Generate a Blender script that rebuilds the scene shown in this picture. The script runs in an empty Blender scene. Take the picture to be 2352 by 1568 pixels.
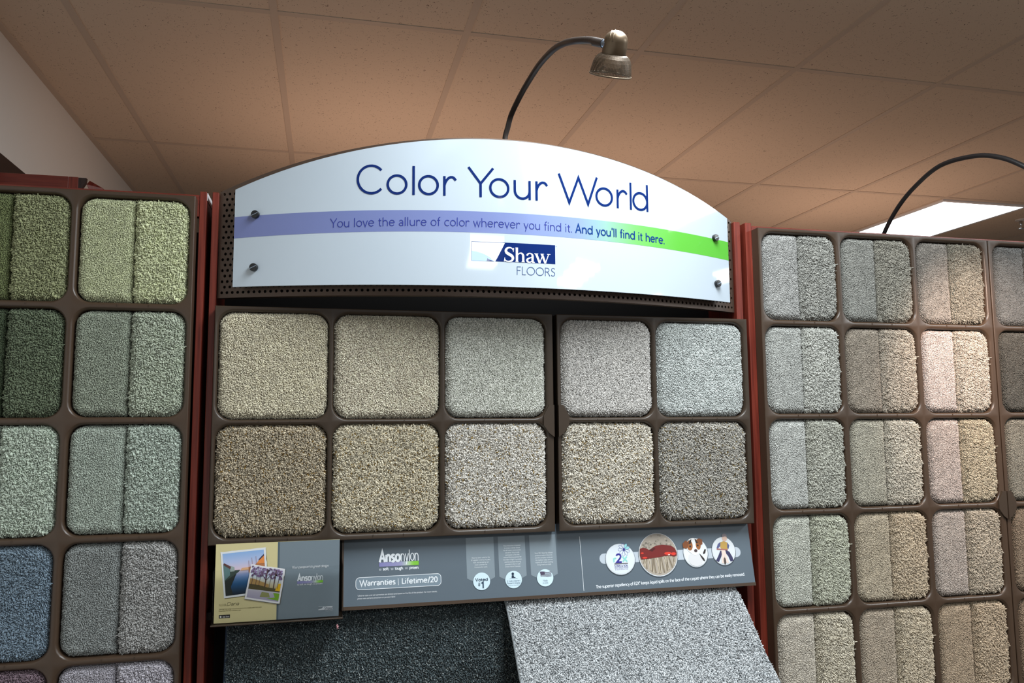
import bpy, math, random
import numpy as np
from mathutils import Vector, Matrix
from mathutils.geometry import tessellate_polygon

random.seed(7)
rng = np.random.default_rng(7)
scene = bpy.context.scene
COL = scene.collection

# ------------------------------------------------------------------ camera
cam_d = bpy.data.cameras.new('camera')
cam_d.sensor_width = 36.0
cam_d.lens = 36.0 * 1793.3 / 2352.0
cam_d.clip_start = 0.05
cam = bpy.data.objects.new('camera', cam_d)
COL.objects.link(cam)
yaw, pit, rol = .2343, .1032, .0075
cf = Vector((math.sin(yaw) * math.cos(pit), math.cos(yaw) * math.cos(pit), math.sin(pit)))
r0 = Vector((math.cos(yaw), -math.sin(yaw), 0))
d0 = cf.cross(r0)
cr = r0 * math.cos(rol) + d0 * math.sin(rol)
cd = d0 * math.cos(rol) - r0 * math.sin(rol)
cm = Matrix((cr, -cd, -cf)).transposed().to_4x4()
cm.translation = (0.2552, -1.9202, 1.6036)
cam.matrix_world = cm
scene.camera = cam

# ------------------------------------------------------------------ world, lights, exposure
scene.view_settings.view_transform = 'Standard'
scene.view_settings.look = 'None'
scene.view_settings.gamma = 1.0
scene.view_settings.exposure = 0.0
world = bpy.data.worlds.new('world')
scene.world = world
world.use_nodes = True
bg = world.node_tree.nodes['Background']
bg.inputs[0].default_value = (0.86, 0.93, 1.0, 1)
bg.inputs[1].default_value = 0.27

CEIL = 2.901


def area_light(name, loc, sx, sy, power, color, rot=(0, 0, 0), spread=None):
    l = bpy.data.lights.new(name, 'AREA')
    l.shape = 'RECTANGLE'
    l.size, l.size_y = sx, sy
    l.energy = power
    l.color = color
    if spread:
        l.spread = spread
    o = bpy.data.objects.new(name, l)
    o.location = loc
    o.rotation_euler = rot
    COL.objects.link(o)
    return o


COOL = (0.91, 0.97, 1.0)
# recessed fluorescent ceiling lights of the shop, behind and beside the camera
for i, (x, y, pw) in enumerate([(3.49, -1.32, 76), (1.0, -.95, 60), (1.08, -4.15, 24), (3.30, -4.38, 52), (6.0, -1.3, 44), (6.0, -4.4, 44)]):
    area_light('fluorescent_light', (x, y, CEIL - .012), .60, 1.20, pw, COOL)


def spot_light(name, loc, target, power, color, angle, blend, radius):
    l = bpy.data.lights.new(name, 'SPOT')
    l.energy = power
    l.color = color
    l.spot_size = angle
    l.spot_blend = blend
    l.shadow_soft_size = radius
    o = bpy.data.objects.new(name, l)
    o.location = loc
    o.rotation_euler = (Vector(target) - Vector(loc)).to_track_quat('-Z', 'Y').to_euler()
    COL.objects.link(o)
    return o


WARM = (1.0, 0.62, 0.36)
# halogen lamp of the rack on the right (its head is beyond the frame)
spot_light('halogen_bulb', (1.935, -.460, 2.095), (2.22, 0.0, 1.68), 32, (1.0, .75, .61), math.radians(88), 1.0, .03)
# added warm uplights behind this row, unseen and without fixtures, brightening the ceiling
for x, y, pw in [(0.45, 2.0, 16), (1.75, 2.2, 14), (3.3, 2.6, 18)]:
    l = bpy.data.lights.new('ceiling_fill', 'SPOT')
    l.energy = pw * 1.25
    l.color = (1.0, .67, .50)
    l.spot_size = math.radians(160)
    l.spot_blend = 1.0
    l.shadow_soft_size = .12
    o = bpy.data.objects.new('ceiling_fill', l)
    o.location = (x, y - .55, 1.85)
    o.rotation_euler = (math.pi, 0, 0)
    COL.objects.link(o)

# ------------------------------------------------------------------ helpers


def lin(c):
    return tuple((v / 255 / 12.92) if v / 255 <= .04045 else ((v / 255 + .055) / 1.055) ** 2.4 for v in c)


def new_mat(name, color=(200, 200, 200), rough=.5, spec=.5, metal=0.0, coat=0.0):
    m = bpy.data.materials.new(name)
    m.use_nodes = True
    b = m.node_tree.nodes['Principled BSDF']
    b.inputs['Base Color'].default_value = (*lin(color), 1)
    b.inputs['Roughness'].default_value = rough
    b.inputs['Specular IOR Level'].default_value = spec
    b.inputs['Metallic'].default_value = metal
    b.inputs['Coat Weight'].default_value = coat
    return m


def nd(m, t, **kw):
    n = m.node_tree.nodes.new(t)
    for k, v in kw.items():
        setattr(n, k, v)
    return n


def lk(m, a, b):
    m.node_tree.links.new(a, b)


class MB:
    """collects shapes into one mesh"""

    def __init__(self):
        self.v, self.f, self.m, self.c = [], [], [], []
        self.use_c = False

    def poly(self, pts, mi=0, col=None):
        n = len(self.v)
        self.v.extend([tuple(p) for p in pts])
        self.f.append(list(range(n, n + len(pts))))
        self.m.append(mi)
        self.c.append(col or (1, 1, 1))

    def faces(self, pts, faces, mi=0, col=None):
        n = len(self.v)
        self.v.extend([tuple(p) for p in pts])
        for f in faces:
            self.f.append([n + i for i in f])
            self.m.append(mi)
            self.c.append(col or (1, 1, 1))

    def box(self, x0, x1, y0, y1, z0, z1, mi=0, bev=0.0):
        if bev <= 0:
            p = [(x0, y0, z0), (x1, y0, z0), (x1, y1, z0), (x0, y1, z0), (x0, y0, z1), (x1, y0, z1), (x1, y1, z1), (x0, y1, z1)]
            self.faces(p, [(0, 3, 2, 1), (4, 5, 6, 7), (0, 1, 5, 4), (1, 2, 6, 5), (2, 3, 7, 6), (3, 0, 4, 7)], mi)
            return
        b = min(bev, (x1 - x0) * .45, (y1 - y0) * .45, (z1 - z0) * .45)
        lay = []
        for z, d in ((z0, b), (z0 + b, 0), (z1 - b, 0), (z1, b)):
            lay.append([(x0 + b + d * 0, y0 + d, z), (x1 - b, y0 + d, z), (x1 - d, y0 + b, z), (x1 - d, y1 - b, z), (x1 - b, y1 - d, z), (x0 + b, y1 - d, z), (x0 + d, y1 - b, z), (x0 + d, y0 + b, z)])
        pts = [p for l in lay for p in l]
        fs = [tuple(range(7, -1, -1)), tuple(range(24, 32))]
        for k in range(3):
            for i in range(8):
                j = (i + 1) % 8
                fs.append((k * 8 + i, k * 8 + j, k * 8 + 8 + j, k * 8 + 8 + i))
        self.faces(pts, fs, mi)

    def prism(self, pts, d, mi=0):
        """closed outline swept along vector d"""
        d = Vector(d)
        a = [Vector(p) for p in pts]
        n = len(a)
        tri = tessellate_polygon([a])
        fs = [tuple(t) for t in tri] + [tuple(n + i for i in reversed(t)) for t in tri]
        for i in range(n):
            j = (i + 1) % n
            fs.append((i, n + i, n + j, j))
        self.faces(a + [p + d for p in a], fs, mi)

    def tube(self, pts, rad, seg=12, mi=0, caps=True):
        pts = [Vector(p) for p in pts]
        n = len(pts)
        rad = rad if isinstance(rad, (list, tuple)) else [rad] * n
        base = []
        up = None
        for i, p in enumerate(pts):
            t = (pts[min(i + 1, n - 1)] - pts[max(i - 1, 0)]).normalized()
            if up is None:
                up = t.orthogonal().normalized()
            up = (up - t * up.dot(t)).normalized()
            s = t.cross(up)
            for k in range(seg):
                a = 2 * math.pi * k / seg
                base.append(p + (up * math.cos(a) + s * math.sin(a)) * rad[i])
        fs = []
        for i in range(n - 1):
            for k in range(seg):
                j = (k + 1) % seg
                fs.append((i * seg + k, i * seg + j, i * seg + seg + j, i * seg + seg + k))
        if caps:
            fs.append(tuple(range(seg - 1, -1, -1)))
            fs.append(tuple(range((n - 1) * seg, n * seg)))
        self.faces(base, fs, mi)

    def lathe(self, org, axis, prof, seg=32, mi=0):
        """prof: (distance along axis, radius)"""
        org, ax = Vector(org), Vector(axis).normalized()
        u = ax.orthogonal().normalized()
        w = ax.cross(u)
        pts, fs = [], []
        for t, r in prof:
            for k in range(seg):
                a = 2 * math.pi * k / seg
                pts.append(org + ax * t + (u * math.cos(a) + w * math.sin(a)) * max(r, 1e-5))
        for i in range(len(prof) - 1):
            for k in range(seg):
                j = (k + 1) % seg
                fs.append((i * seg + k, i * seg + j, i * seg + seg + j, i * seg + seg + k))
        self.faces(pts, fs, mi)

    def build(self, name, mats, parent=None, smooth=False, ink=False):
        me = bpy.data.meshes.new(name)
        me.from_pydata(self.v, [], self.f)
        if not isinstance(mats, (list, tuple)):
            mats = [mats]
        for m in mats:
            me.materials.append(m)
        me.polygons.foreach_set('material_index', self.m)
        if ink:
            at = me.color_attributes.new('ink', 'FLOAT_COLOR', 'CORNER')
            buf = []
            for f, c in zip(self.f, self.c):
                if isinstance(c, list):
                    for q in c:
                        buf.extend((*lin(q), 1))
                else:
                    buf.extend((*lin(c), 1) * len(f))
            at.data.foreach_set('color', buf)
        if smooth:
            me.polygons.foreach_set('use_smooth', [True] * len(self.f))
            try:
                me.set_sharp_from_angle(angle=math.radians(40))
            except Exception:
                pass
        me.update()
        o = bpy.data.objects.new(name, me)
        COL.objects.link(o)
        if parent:
            o.parent = parent
        return o


def tag(o, label=None, cat=None, group=None, kind=None):
    if label:
        o['label'] = label
    if cat:
        o['category'] = cat
    if group:
        o['group'] = group
    if kind:
        o['kind'] = kind
    return o


def empty(name, loc, label, cat, group=None):
    o = bpy.data.objects.new(name, None)
    o.location = loc
    o.empty_display_size = .05
    COL.objects.link(o)
    return tag(o, label, cat, group)


class Off:
    """a mesh builder whose points are given in world space and stored relative to the parent's place"""

    def __init__(self, mb, org):
        org = Vector(org)
        mb.v = [tuple(Vector(p) - org) for p in mb.v]


def part(mb, name, mats, parent, smooth=False, ink=False):
    root = parent
    org = Vector((0, 0, 0))
    while root is not None:
        org += Vector(root.location)
        root = root.parent
    mb.v = [tuple(Vector(p) - org) for p in mb.v]
    return mb.build(name, mats, parent, smooth, ink)


# ------------------------------------------------------------------ materials
def wood_mat(name, a, b, rough=.38, axis=2):
    m = new_mat(name, a, rough)
    bs = m.node_tree.nodes['Principled BSDF']
    tc = nd(m, 'ShaderNodeTexCoord')
    mp = nd(m, 'ShaderNodeMapping')
    sc = [60, 60, 60]
    sc[axis] = 2.5
    mp.inputs['Scale'].default_value = sc
    lk(m, tc.outputs['Object'], mp.inputs['Vector'])
    n1 = nd(m, 'ShaderNodeTexNoise')
    n1.inputs['Scale'].default_value = 3.0
    n1.inputs['Detail'].default_value = 6
    lk(m, mp.outputs[0], n1.inputs['Vector'])
    rp = nd(m, 'ShaderNodeValToRGB')
    rp.color_ramp.elements[0].position = .3
    rp.color_ramp.elements[0].color = (*lin(a), 1)
    rp.color_ramp.elements[1].position = .7
    rp.color_ramp.elements[1].color = (*lin(b), 1)
    lk(m, n1.outputs['Fac'], rp.inputs[0])
    lk(m, rp.outputs[0], bs.inputs['Base Color'])
    return m


M = {}
M['cherry'] = wood_mat('cherry_wood', (92, 32, 23), (128, 52, 38))
M['cherry_h'] = wood_mat('cherry_wood_rail', (92, 32, 23), (128, 52, 38), axis=0)
M['dark_wood'] = wood_mat('dark_wood', (36, 24, 22), (52, 34, 30), .45)
M['black_board'] = new_mat('black_board', (22, 20, 20), .6, .3)
M['frame'] = new_mat('brown_plastic', (68, 53, 41), .36, .45)
M['frame_dark'] = new_mat('dark_brown_plastic', (58, 47, 37), .38, .45)
M['perf'] = new_mat('bronze_metal', (84, 68, 58), .38, .5, .35)
M['white_edge'] = new_mat('white_edge', (236, 238, 242), .4)
M['acrylic_white'] = new_mat('white_acrylic', (226, 233, 238), .04, .5)
M['knob'] = new_mat('black_nylon', (22, 24, 28), .3, .5)
M['wall'] = new_mat('white_paint', (236, 235, 231), .8, .2)
M['floor'] = new_mat('shop_carpet', (92, 80, 70), .95, .1)
M['black_metal'] = new_mat('black_metal', (26, 25, 26), .34, .5)
M['gooseneck'] = new_mat('bronze_gooseneck', (58, 51, 48), .34, .5, .3)
M['bronze'] = new_mat('antique_bronze', (104, 88, 70), .36, .5, .55)
M['bronze_wire'] = new_mat('bronze_wire', (84, 71, 57), .42, .5, .4)
M['steel'] = new_mat('bright_steel', (150, 165, 185), .25, .5, .8)
M['lint'] = new_mat('pink_lint', (226, 170, 176), .9, .1)
M['sprinkler'] = new_mat('white_enamel', (225, 225, 225), .4)
M['chrome'] = new_mat('chrome', (180, 180, 180), .2, .5, 1.0)
M['navy_binding'] = new_mat('navy_binding', (38, 50, 66), .8, .2)
M['gray_binding'] = new_mat('gray_binding', (150, 156, 160), .8, .2)


def ink_mat(name, rough, spec=.5):
    m = new_mat(name, (200, 200, 200), rough, spec)
    a = nd(m, 'ShaderNodeAttribute', attribute_name='ink')
    lk(m, a.outputs['Color'], m.node_tree.nodes['Principled BSDF'].inputs['Base Color'])
    return m


M['ink_gloss'] = ink_mat('printed_acrylic', .04)
M['ink_satin'] = ink_mat('printed_board', .32, .35)
M['ink_paper'] = ink_mat('printed_paper', .3, .4)

g = bpy.data.materials.new('clear_acrylic')
g.use_nodes = True
nt = g.node_tree
nt.nodes.remove(nt.nodes['Principled BSDF'])
tr = nd(g, 'ShaderNodeBsdfTransparent')
tr.inputs[0].default_value = (.99, .995, .995, 1)
gl = nd(g, 'ShaderNodeBsdfGlossy')
gl.inputs['Roughness'].default_value = .03
fr = nd(g, 'ShaderNodeFresnel')
fr.inputs['IOR'].default_value = 1.14
mx = nd(g, 'ShaderNodeMixShader')
lk(g, fr.outputs[0], mx.inputs[0])
lk(g, tr.outputs[0], mx.inputs[1])
lk(g, gl.outputs[0], mx.inputs[2])
lk(g, mx.outputs[0], nt.nodes['Material Output'].inputs['Surface'])
M['clear'] = g

em = bpy.data.materials.new('lit_diffuser')
em.use_nodes = True
nt = em.node_tree
nt.nodes.remove(nt.nodes['Principled BSDF'])
e = nd(em, 'ShaderNodeEmission')
e.inputs[0].default_value = (.92, .97, 1, 1)
e.inputs[1].default_value = 6.0
lk(em, e.outputs[0], nt.nodes['Material Output'].inputs['Surface'])
M['diffuser'] = em

# ceiling tile: mineral fibre, warm light partly put into its tan colour, with pin holes and fissures
ct = new_mat('ceiling_tile', (222, 205, 186), .9, .1)
bs = ct.node_tree.nodes['Principled BSDF']
tc = nd(ct, 'ShaderNodeTexCoord')
mp = nd(ct, 'ShaderNodeMapping')
mp.inputs['Scale'].default_value = (1, 1, 1)
lk(ct, tc.outputs['Object'], mp.inputs['Vector'])
dn = nd(ct, 'ShaderNodeTexNoise')
dn.inputs['Scale'].default_value = 90
dn.inputs['Detail'].default_value = 2
lk(ct, mp.outputs[0], dn.inputs['Vector'])
av = nd(ct, 'ShaderNodeMixRGB', blend_type='LINEAR_LIGHT')
av.inputs[0].default_value = .018
lk(ct, mp.outputs[0], av.inputs[1])
lk(ct, dn.outputs['Color'], av.inputs[2])
rr = []
for sc, lo, hi in ((68, .10, .19), (118, .12, .24)):
    vo = nd(ct, 'ShaderNodeTexVoronoi')
    vo.inputs['Scale'].default_value = sc
    vo.inputs['Randomness'].default_value = 1.0
    lk(ct, av.outputs[0], vo.inputs['Vector'])
    mr = nd(ct, 'ShaderNodeMapRange')
    mr.inputs['From Min'].default_value = lo
    mr.inputs['From Max'].default_value = hi
    lk(ct, vo.outputs['Distance'], mr.inputs['Value'])
    # only some of the cells carry a hole
    sp = nd(ct, 'ShaderNodeSeparateColor')
    lk(ct, vo.outputs['Color'], sp.inputs[0])
    gt = nd(ct, 'ShaderNodeMath', operation='GREATER_THAN')
    gt.inputs[1].default_value = .42 if sc < 100 else .36
    lk(ct, sp.outputs[0], gt.inputs[0])
    mxx = nd(ct, 'ShaderNodeMath', operation='MAXIMUM')
    lk(ct, mr.outputs[0], mxx.inputs[0])
    lk(ct, gt.outputs[0], mxx.inputs[1])
    rr.append(mxx)
mu = nd(ct, 'ShaderNodeMath', operation='MULTIPLY')
lk(ct, rr[0].outputs[0], mu.inputs[0])
lk(ct, rr[1].outputs[0], mu.inputs[1])
rp = nd(ct, 'ShaderNodeValToRGB')
rp.color_ramp.elements[0].color = (*lin((104, 84, 70)), 1)
rp.color_ramp.elements[1].color = (*lin((222, 205, 186)), 1)
lk(ct, mu.outputs[0], rp.inputs[0])
lk(ct, rp.outputs[0], bs.inputs['Base Color'])
M['ceil'] = ct
M['grid'] = new_mat('ceiling_grid', (206, 190, 174), .6, .3)


def yarn_mat(name, dark, main, light, fleck=None):
    """heathered yarn: every tuft carries its own tint value"""
    m = new_mat(name, main, .92, .12)
    b = m.node_tree.nodes['Principled BSDF']
    a = nd(m, 'ShaderNodeAttribute', attribute_name='tint')
    rp = nd(m, 'ShaderNodeValToRGB')
    els = rp.color_ramp.elements
    els[0].position = 0.0
    els[0].color = (*lin(dark), 1)
    els[1].position = 1.0
    els[1].color = (*lin(light), 1)
    e1 = els.new(.5)
    e1.color = (*lin(main), 1)
    if fleck:
        rp.color_ramp.interpolation = 'LINEAR'
        for p, c in ((.885, light), (.90, fleck), (.945, fleck), (.96, light)):
            q = els.new(p)
            q.color = (*lin(c), 1)
    lk(m, a.outputs['Fac'], rp.inputs[0])
    lk(m, rp.outputs[0], b.inputs['Base Color'])
    b.inputs['Sheen Weight'].default_value = .12
    b.inputs['Sheen Roughness'].default_value = .5
    return m


def sc(c, k):
    return tuple(max(0, min(255, v * k)) for v in c)


def yarn(name, c, boost=1.16, spread=.22, fleck=None):
    gr = sum(c) / 3
    c = sc(tuple(gr + (v - gr) * .62 for v in c), boost)
    return yarn_mat(name, sc(c, 1 - spread * 1.5), c, sc(c, 1 + spread * .8), fleck)


# ------------------------------------------------------------------ room shell
GX, GP = -.545, .62          # ceiling grid across
GY0, GY1 = .545, 1.86        # two cross rows seen in the picture
GD = GY1 - GY0
mb = MB()
mb.box(-.81, 12, -8, 8, CEIL + .0025, CEIL + .05)
tag(mb.build('ceiling', M['ceil']), kind='structure')
mb = MB()
troffers = [(3.795, 4.415, GY1 + .02, GY1 + GD)]
for i in range(0, 21):
    x = GX + GP * i
    mb.box(x - .012, x + .012, -8, 8, CEIL, CEIL + .0025)
for j in range(-7, 5):
    y = GY0 + GD * j
    mb.box(-.81, 12, y - .012, y + .012, CEIL + .0002, CEIL + .0025)
mb.box(-.81, -.785, -8, 8, CEIL - .001, CEIL + .0025)
tag(mb.build('trim_1', M['grid']), kind='structure')
mb = MB()
mb.box(-.93, -.81, -8, 8, 0, CEIL + .05)
tag(mb.build('wall_left', M['wall']), kind='structure')
mb = MB()
mb.box(-.93, 12, 8, 8.1, 0, CEIL + .05)
tag(mb.build('wall_back', M['wall']), kind='structure')
mb = MB()
mb.box(-.93, 12, -8, 8, -.08, 0)
tag(mb.build('floor', M['floor']), kind='structure')

# ceiling light in view
r = empty('ceiling_light', (4.11, 2.5, CEIL), 'long lit white panel light in the ceiling behind the curved lamp arm', 'ceiling light')
x0, x1, y0, y1 = 3.815, 4.42, 1.90, 3.10
mb = MB()
mb.box(x0 + .012, x1 - .012, y0 + .012, y1 - .012, CEIL - .004, CEIL + .002)
part(mb, 'diffuser', M['diffuser'], r)
mb = MB()
for a in ((x0 - .012, x1 + .012, y0 - .012, y0 + .012), (x0 - .012, x1 + .012, y1 - .012, y1 + .012), (x0 - .012, x0 + .012, y0 + .012, y1 - .012), (x1 - .012, x1 + .012, y0 + .012, y1 - .012)):
    mb.box(*a, CEIL - .007, CEIL + .004)
part(mb, 'light_frame', M['white_edge'], r)

# sprinkler head hanging from the ceiling at the right edge
r = empty('sprinkler_head', (4.68, 2.19, CEIL), 'small white and chrome sprinkler head hanging from the ceiling', 'sprinkler')
mb = MB()
mb.lathe((4.68, 2.19, CEIL + .004), (0, 0, -1), [(0, 0), (0, .034), (.006, .032), (.010, .016), (.010, 0)], 24)
part(mb, 'escutcheon', M['sprinkler'], r, True)
mb = MB()
mb.lathe((4.68, 2.19, CEIL - .006), (0, 0, -1), [(0, .009), (.02, .009), (.022, .006), (.034, .005), (.036, .003), (.05, .003)], 16)
mb.lathe((4.68, 2.19, CEIL - .056), (0, 0, -1), [(0, 0), (0, .018), (.003, .018), (.003, 0)], 16)
part(mb, 'nozzle', M['chrome'], r, True)

# ------------------------------------------------------------------ furniture behind the left rack
mb = MB()
mb.box(-.808, -.765, .62, 3.4, 0, 2.472, bev=.004)
tag(mb.build('wall_display', M['dark_wood']), 'dark brown display panel standing along the white wall at far left', 'display panel')
r = empty('valance_shelf', (-.62, .75, 0), 'cherry wood display top with small strut, rising behind the green carpet samples', 'display case')
mb = MB()
mb.box(-.758, -.541, .72, .74, 0, 2.382, bev=.002)
part(mb, 'front_board', M['cherry_h'], r)
mb = MB()
mb.box(-.541, -.514, .722, .742, 0, 2.382, bev=.001)
part(mb, 'end_board', M['cherry'], r)
mb = MB()
mb.prism([(-.514, .724, 2.381), (-.492, .724, 2.381), (-.494, .724, 2.365), (-.5145, .724, 2.33)], (0, .016, 0))
part(mb, 'bracket', M['dark_wood'], r)
mb = MB()
mb.prism([(-.502, .765, 2.372), (-.492, .762, 2.384), (-.462, .80, 2.372), (-.462, .80, 2.30), (-.47, .80, 2.30)], (0, .02, 0))
part(mb, 'strut', M['cherry'], r)


# ------------------------------------------------------------------ display cases
def display_case(x0, x1, wl, wr, label, strip=False):
    r = empty('display_case', ((x0 + x1) / 2, .27, 0), label, 'display case', 'cherry display cases in a row')
    top = 2.162
    for a, b in ((x0, x0 + wl), (x1 - wr, x1)):
        mb = MB()
        mb.box(a, b, .035, .50, 0, top, bev=.0012)
        p = part(mb, 'side_panel', M['cherry'], r)
    if strip:
        mb = MB()
        mb.box(x1, x1 + .0012, .045, .498, 2.143, 2.1615)
        part(mb, 'edge_strip', M['white_edge'], p)['label'] = 'white edge strip on the side panel'
    mb = MB()
    mb.box(x0 + wl, x1 - wr, .20, .215, .08, 2.10)
    part(mb, 'back_panel', M['black_board'], r)
    mb = MB()
    mb.box(x0 + wl, x1 - wr, .06, .20, 0, .10)
    part(mb, 'plinth', M['cherry_h'], r)
    return r


c1 = display_case(-.600, -.0318, .016, .0158, 'cherry wood display case holding the green and blue carpet rack', True)
c2 = display_case(-.0192, 1.3880, .0152, .0200, 'cherry wood display case under the arched white sign')
c3 = display_case(1.4040, 2.4900, .0200, .0200, 'cherry wood display case holding the gray and tan carpet rack')
for c, a, b in ((c1, -.584, -.0478), (c3, 1.4242, 2.4698)):
    mb = MB()
    mb.box(a, b, .036, .056, 2.10, 2.1535, bev=.001)
    part(mb, 'top_rail', M['cherry_h'], c)
mb = MB()
mb.box(-.004, 1.368, .05, .20, 1.868, 1.884)
part(mb, 'shelf', M['black_board'], c2)
mb = MB()
mb.box(-.004, 1.368, .05, .195, 1.155, 1.172)
part(mb, 'lower_shelf', M['black_board'], c2)


# ------------------------------------------------------------------ racks: plates with rounded windows
def rr_outline(x0, x1, z0, z1, rad, n=7):
    """rounded rectangle, counter-clockwise seen from the front; rad = 4 radii (bl, br, tr, tl)"""
    if not isinstance(rad, (list, tuple)):
        rad = (rad,) * 4
    pts = []
    for (cx, cz, sx_, sz_, a0), rd in zip(((x0, z0, 1, 1, math.pi), (x1, z0, -1, 1, 1.5 * math.pi), (x1, z1, -1, -1, 0), (x0, z1, 1, -1, .5 * math.pi)), rad):
        for k in range(n):
            a = a0 + .5 * math.pi * k / (n - 1)
            pts.append((cx + sx_ * rd + rd * math.cos(a), cz + sz_ * rd + rd * math.sin(a)))
    return pts


def rect_match(x0, x1, z0, z1, inner, n=7):
    pts = []
    for c in range(4):
        for k in range(n):
            ix, iz = inner[c * n + k]
            h = (n - 1) // 2
            if c == 0:
                p = (x0, iz) if k < h else ((x0, z0) if k == h else (ix, z0))
            elif c == 1:
                p = (ix, z0) if k < h else ((x1, z0) if k == h else (x1, iz))
            elif c == 2:
                p = (x1, iz) if k < h else ((x1, z1) if k == h else (ix, z1))
            else:
                p = (ix, z1) if k < h else ((x0, z1) if k == h else (x0, iz))
            pts.append(p)
    return pts


def rack_plate(mb, xs, zs, openings, rad=.034, depth=.034, y=0.0):
    """xs, zs: cell borders (zs from the top down); openings[(c, r)] = (x0, x1, z0, z1)"""
    for (c, r_), (a, b, lo, hi) in openings.items():
        cx0 = xs[c] + (BVL if c == 0 else 0)
        cx1 = xs[c + 1] - (BVL if c == len(xs) - 2 else 0)
        cz1 = zs[r_] - (BVL if r_ == 0 else 0)
        cz0 = zs[r_ + 1] + (BVL if r_ == len(zs) - 2 else 0)
        w = .0052
        rings = []
        ol = rr_outline(a - w, b + w, lo - w, hi + w, rad + w)
        rings.append([(px, y, pz) for px, pz in rect_match(cx0, cx1, cz0, cz1, ol)])
        rings.append([(px, y, pz) for px, pz in ol])
        for off, yy in ((w * .66, y + .0008), (0, y + .0056), (-.0008, y + depth)):
            rings.append([(px, yy, pz) for px, pz in rr_outline(a - off, b + off, lo - off, hi + off, rad + off)])
        n = len(ol)
        pts = [p for rg in rings for p in rg]
        fs = []
        for k in range(len(rings) - 1):
            for i in range(n):
                j = (i + 1) % n
                fs.append((k * n + i, k * n + j, (k + 1) * n + j, (k + 1) * n + i))
        mb.faces(pts, fs)
    X0, X1, Z1, Z0 = xs[0], xs[-1], zs[0], zs[-1]
    q = BVL
    mb.faces([(X0 + q, y, Z0 + q), (X1 - q, y, Z0 + q), (X1 - q, y, Z1 - q), (X0 + q, y, Z1 - q), (X0, y + q, Z0), (X1, y + q, Z0), (X1, y + q, Z1), (X0, y + q, Z1)], [(0, 4, 5, 1), (1, 5, 6, 2), (2, 6, 7, 3), (3, 7, 4, 0)])
    p = [(X0, y + q, Z0), (X1, y + q, Z0), (X1, y + q, Z1), (X0, y + q, Z1), (X0, y + depth, Z0), (X1, y + depth, Z0), (X1, y + depth, Z1), (X0, y + depth, Z1)]
    mb.faces(p, [(0, 4, 5, 1), (1, 5, 6, 2), (2, 6, 7, 3), (3, 7, 4, 0)])
    mb.box(X0 + .001, X1 - .001, y + depth - .004, y + depth, Z0 + .001, Z1 - .001, mi=1)


BARH = .009
BVL = .0016
racks = {}


def rack(key, label, xs, op_x, zs, op_z, mat='frame'):
    r = empty('sample_rack', ((xs[0] + xs[-1]) / 2, .017, zs[-1]), label, 'sample rack', 'brown sample racks')
    ops = {}
    for c, (a, b) in enumerate(op_x):
        for k, (lo, hi) in enumerate(op_z):
            ops[(c, k)] = (a, b, lo, hi)
    mb = MB()
    rack_plate(mb, xs, zs, ops)
    # small moulded ticks on the horizontal bars
    for k, (lo, hi) in enumerate(op_z):
        for c, (a, b) in enumerate(op_x):
            for q in (.38, .66):
                x = a + (b - a) * q
                mb.box(x - .0006, x + .0006, -.0012, .0004, lo - .0085, lo - .0035)
    part(mb, 'frame', [M[mat], M['black_board']], r, True)
    racks[key] = (r, ops)
    return r


def side_rows(n):
    zt = 1.874
    zs = [2.1405] + [zt - .26 * k for k in range(n)]
    op = []
    for k in range(n):
        hi = (zt + .2545) if k == 0 else zs[k] - BARH + .001
        lo = zs[k + 1] + BARH - .001
        op.append((lo, hi))
    return zs, op


zs, oz = side_rows(7)
rack('left', 'brown rack of green, teal and blue carpet samples at left', [-.5646, -.3083, -.0516], [(-.5546, -.3166), (-.3000, -.0630)], zs, oz)
rack('right', 'brown rack of gray and tan carpet samples, three columns wide', [1.4228, 1.6772, 1.9300, 2.1915], [(1.4345, 1.6690), (1.6854, 1.9215), (1.9384, 2.1750)], zs, oz)
rack('far', 'brown rack cut by the right edge, with dark gray and brown carpet samples', [2.1955, 2.4620], [(2.2100, 2.4485)], zs, oz)
cz = [1.8810, 1.6085, 1.3300]
coz = [(1.6148, 1.8690), (1.3440, 1.6022)]
rack('mid_l', 'wide brown rack of six large carpet samples below the sign', [0.0, .2670, .5365, .8215], [(.0085, .2605), (.2725, .5300), (.5430, .8030)], cz, coz, 'frame_dark')
rack('mid_r', 'narrow brown rack of four large carpet samples below the sign', [.8330, 1.1030, 1.3770], [(.8430, 1.0970), (1.1085, 1.3655)], cz, coz, 'frame_dark')


def tab(key, xe, zc, side):
    """octagonal finger pull on the rack edge"""
    mb = MB()
    o = [(xe, zc + .040), (xe - side * .013, zc + .040), (xe - side * .028, zc + .013), (xe - side * .028, zc - .011), (xe - side * .0135, zc - .031), (xe, zc - .041)]
    if side < 0:
        o = o[::-1]
    mb.prism([(x, -.006, z) for x, z in o], (0, .0058, 0))
    part(mb, 'finger_pull', M['frame_dark'], racks[key][0])


tab('mid_l', .8215, 1.6070, 1)
tab('mid_r', .8330, 1.6070, -1)
tab('right', 2.1915, 1.354, 1)
tab('far', 2.1955, 1.354, -1)


# ------------------------------------------------------------------ carpet samples
def sd_round(px, pz, x0, x1, z0, z1, rad):
    """signed distance to a rounded rectangle, four radii (bl, br, tr, tl)"""
    cx, cz = (x0 + x1) / 2, (z0 + z1) / 2
    hx, hz = (x1 - x0) / 2, (z1 - z0) / 2
    qx, qz = px - cx, pz - cz
    rd = np.where(qx < 0, np.where(qz < 0, rad[0], rad[3]), np.where(qz < 0, rad[1], rad[2]))
    ax, az = np.abs(qx) - hx + rd, np.abs(qz) - hz + rd
    d = np.minimum(np.maximum(ax, az), 0) + np.hypot(np.maximum(ax, 0), np.maximum(az, 0)) - rd
    return d


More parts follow.
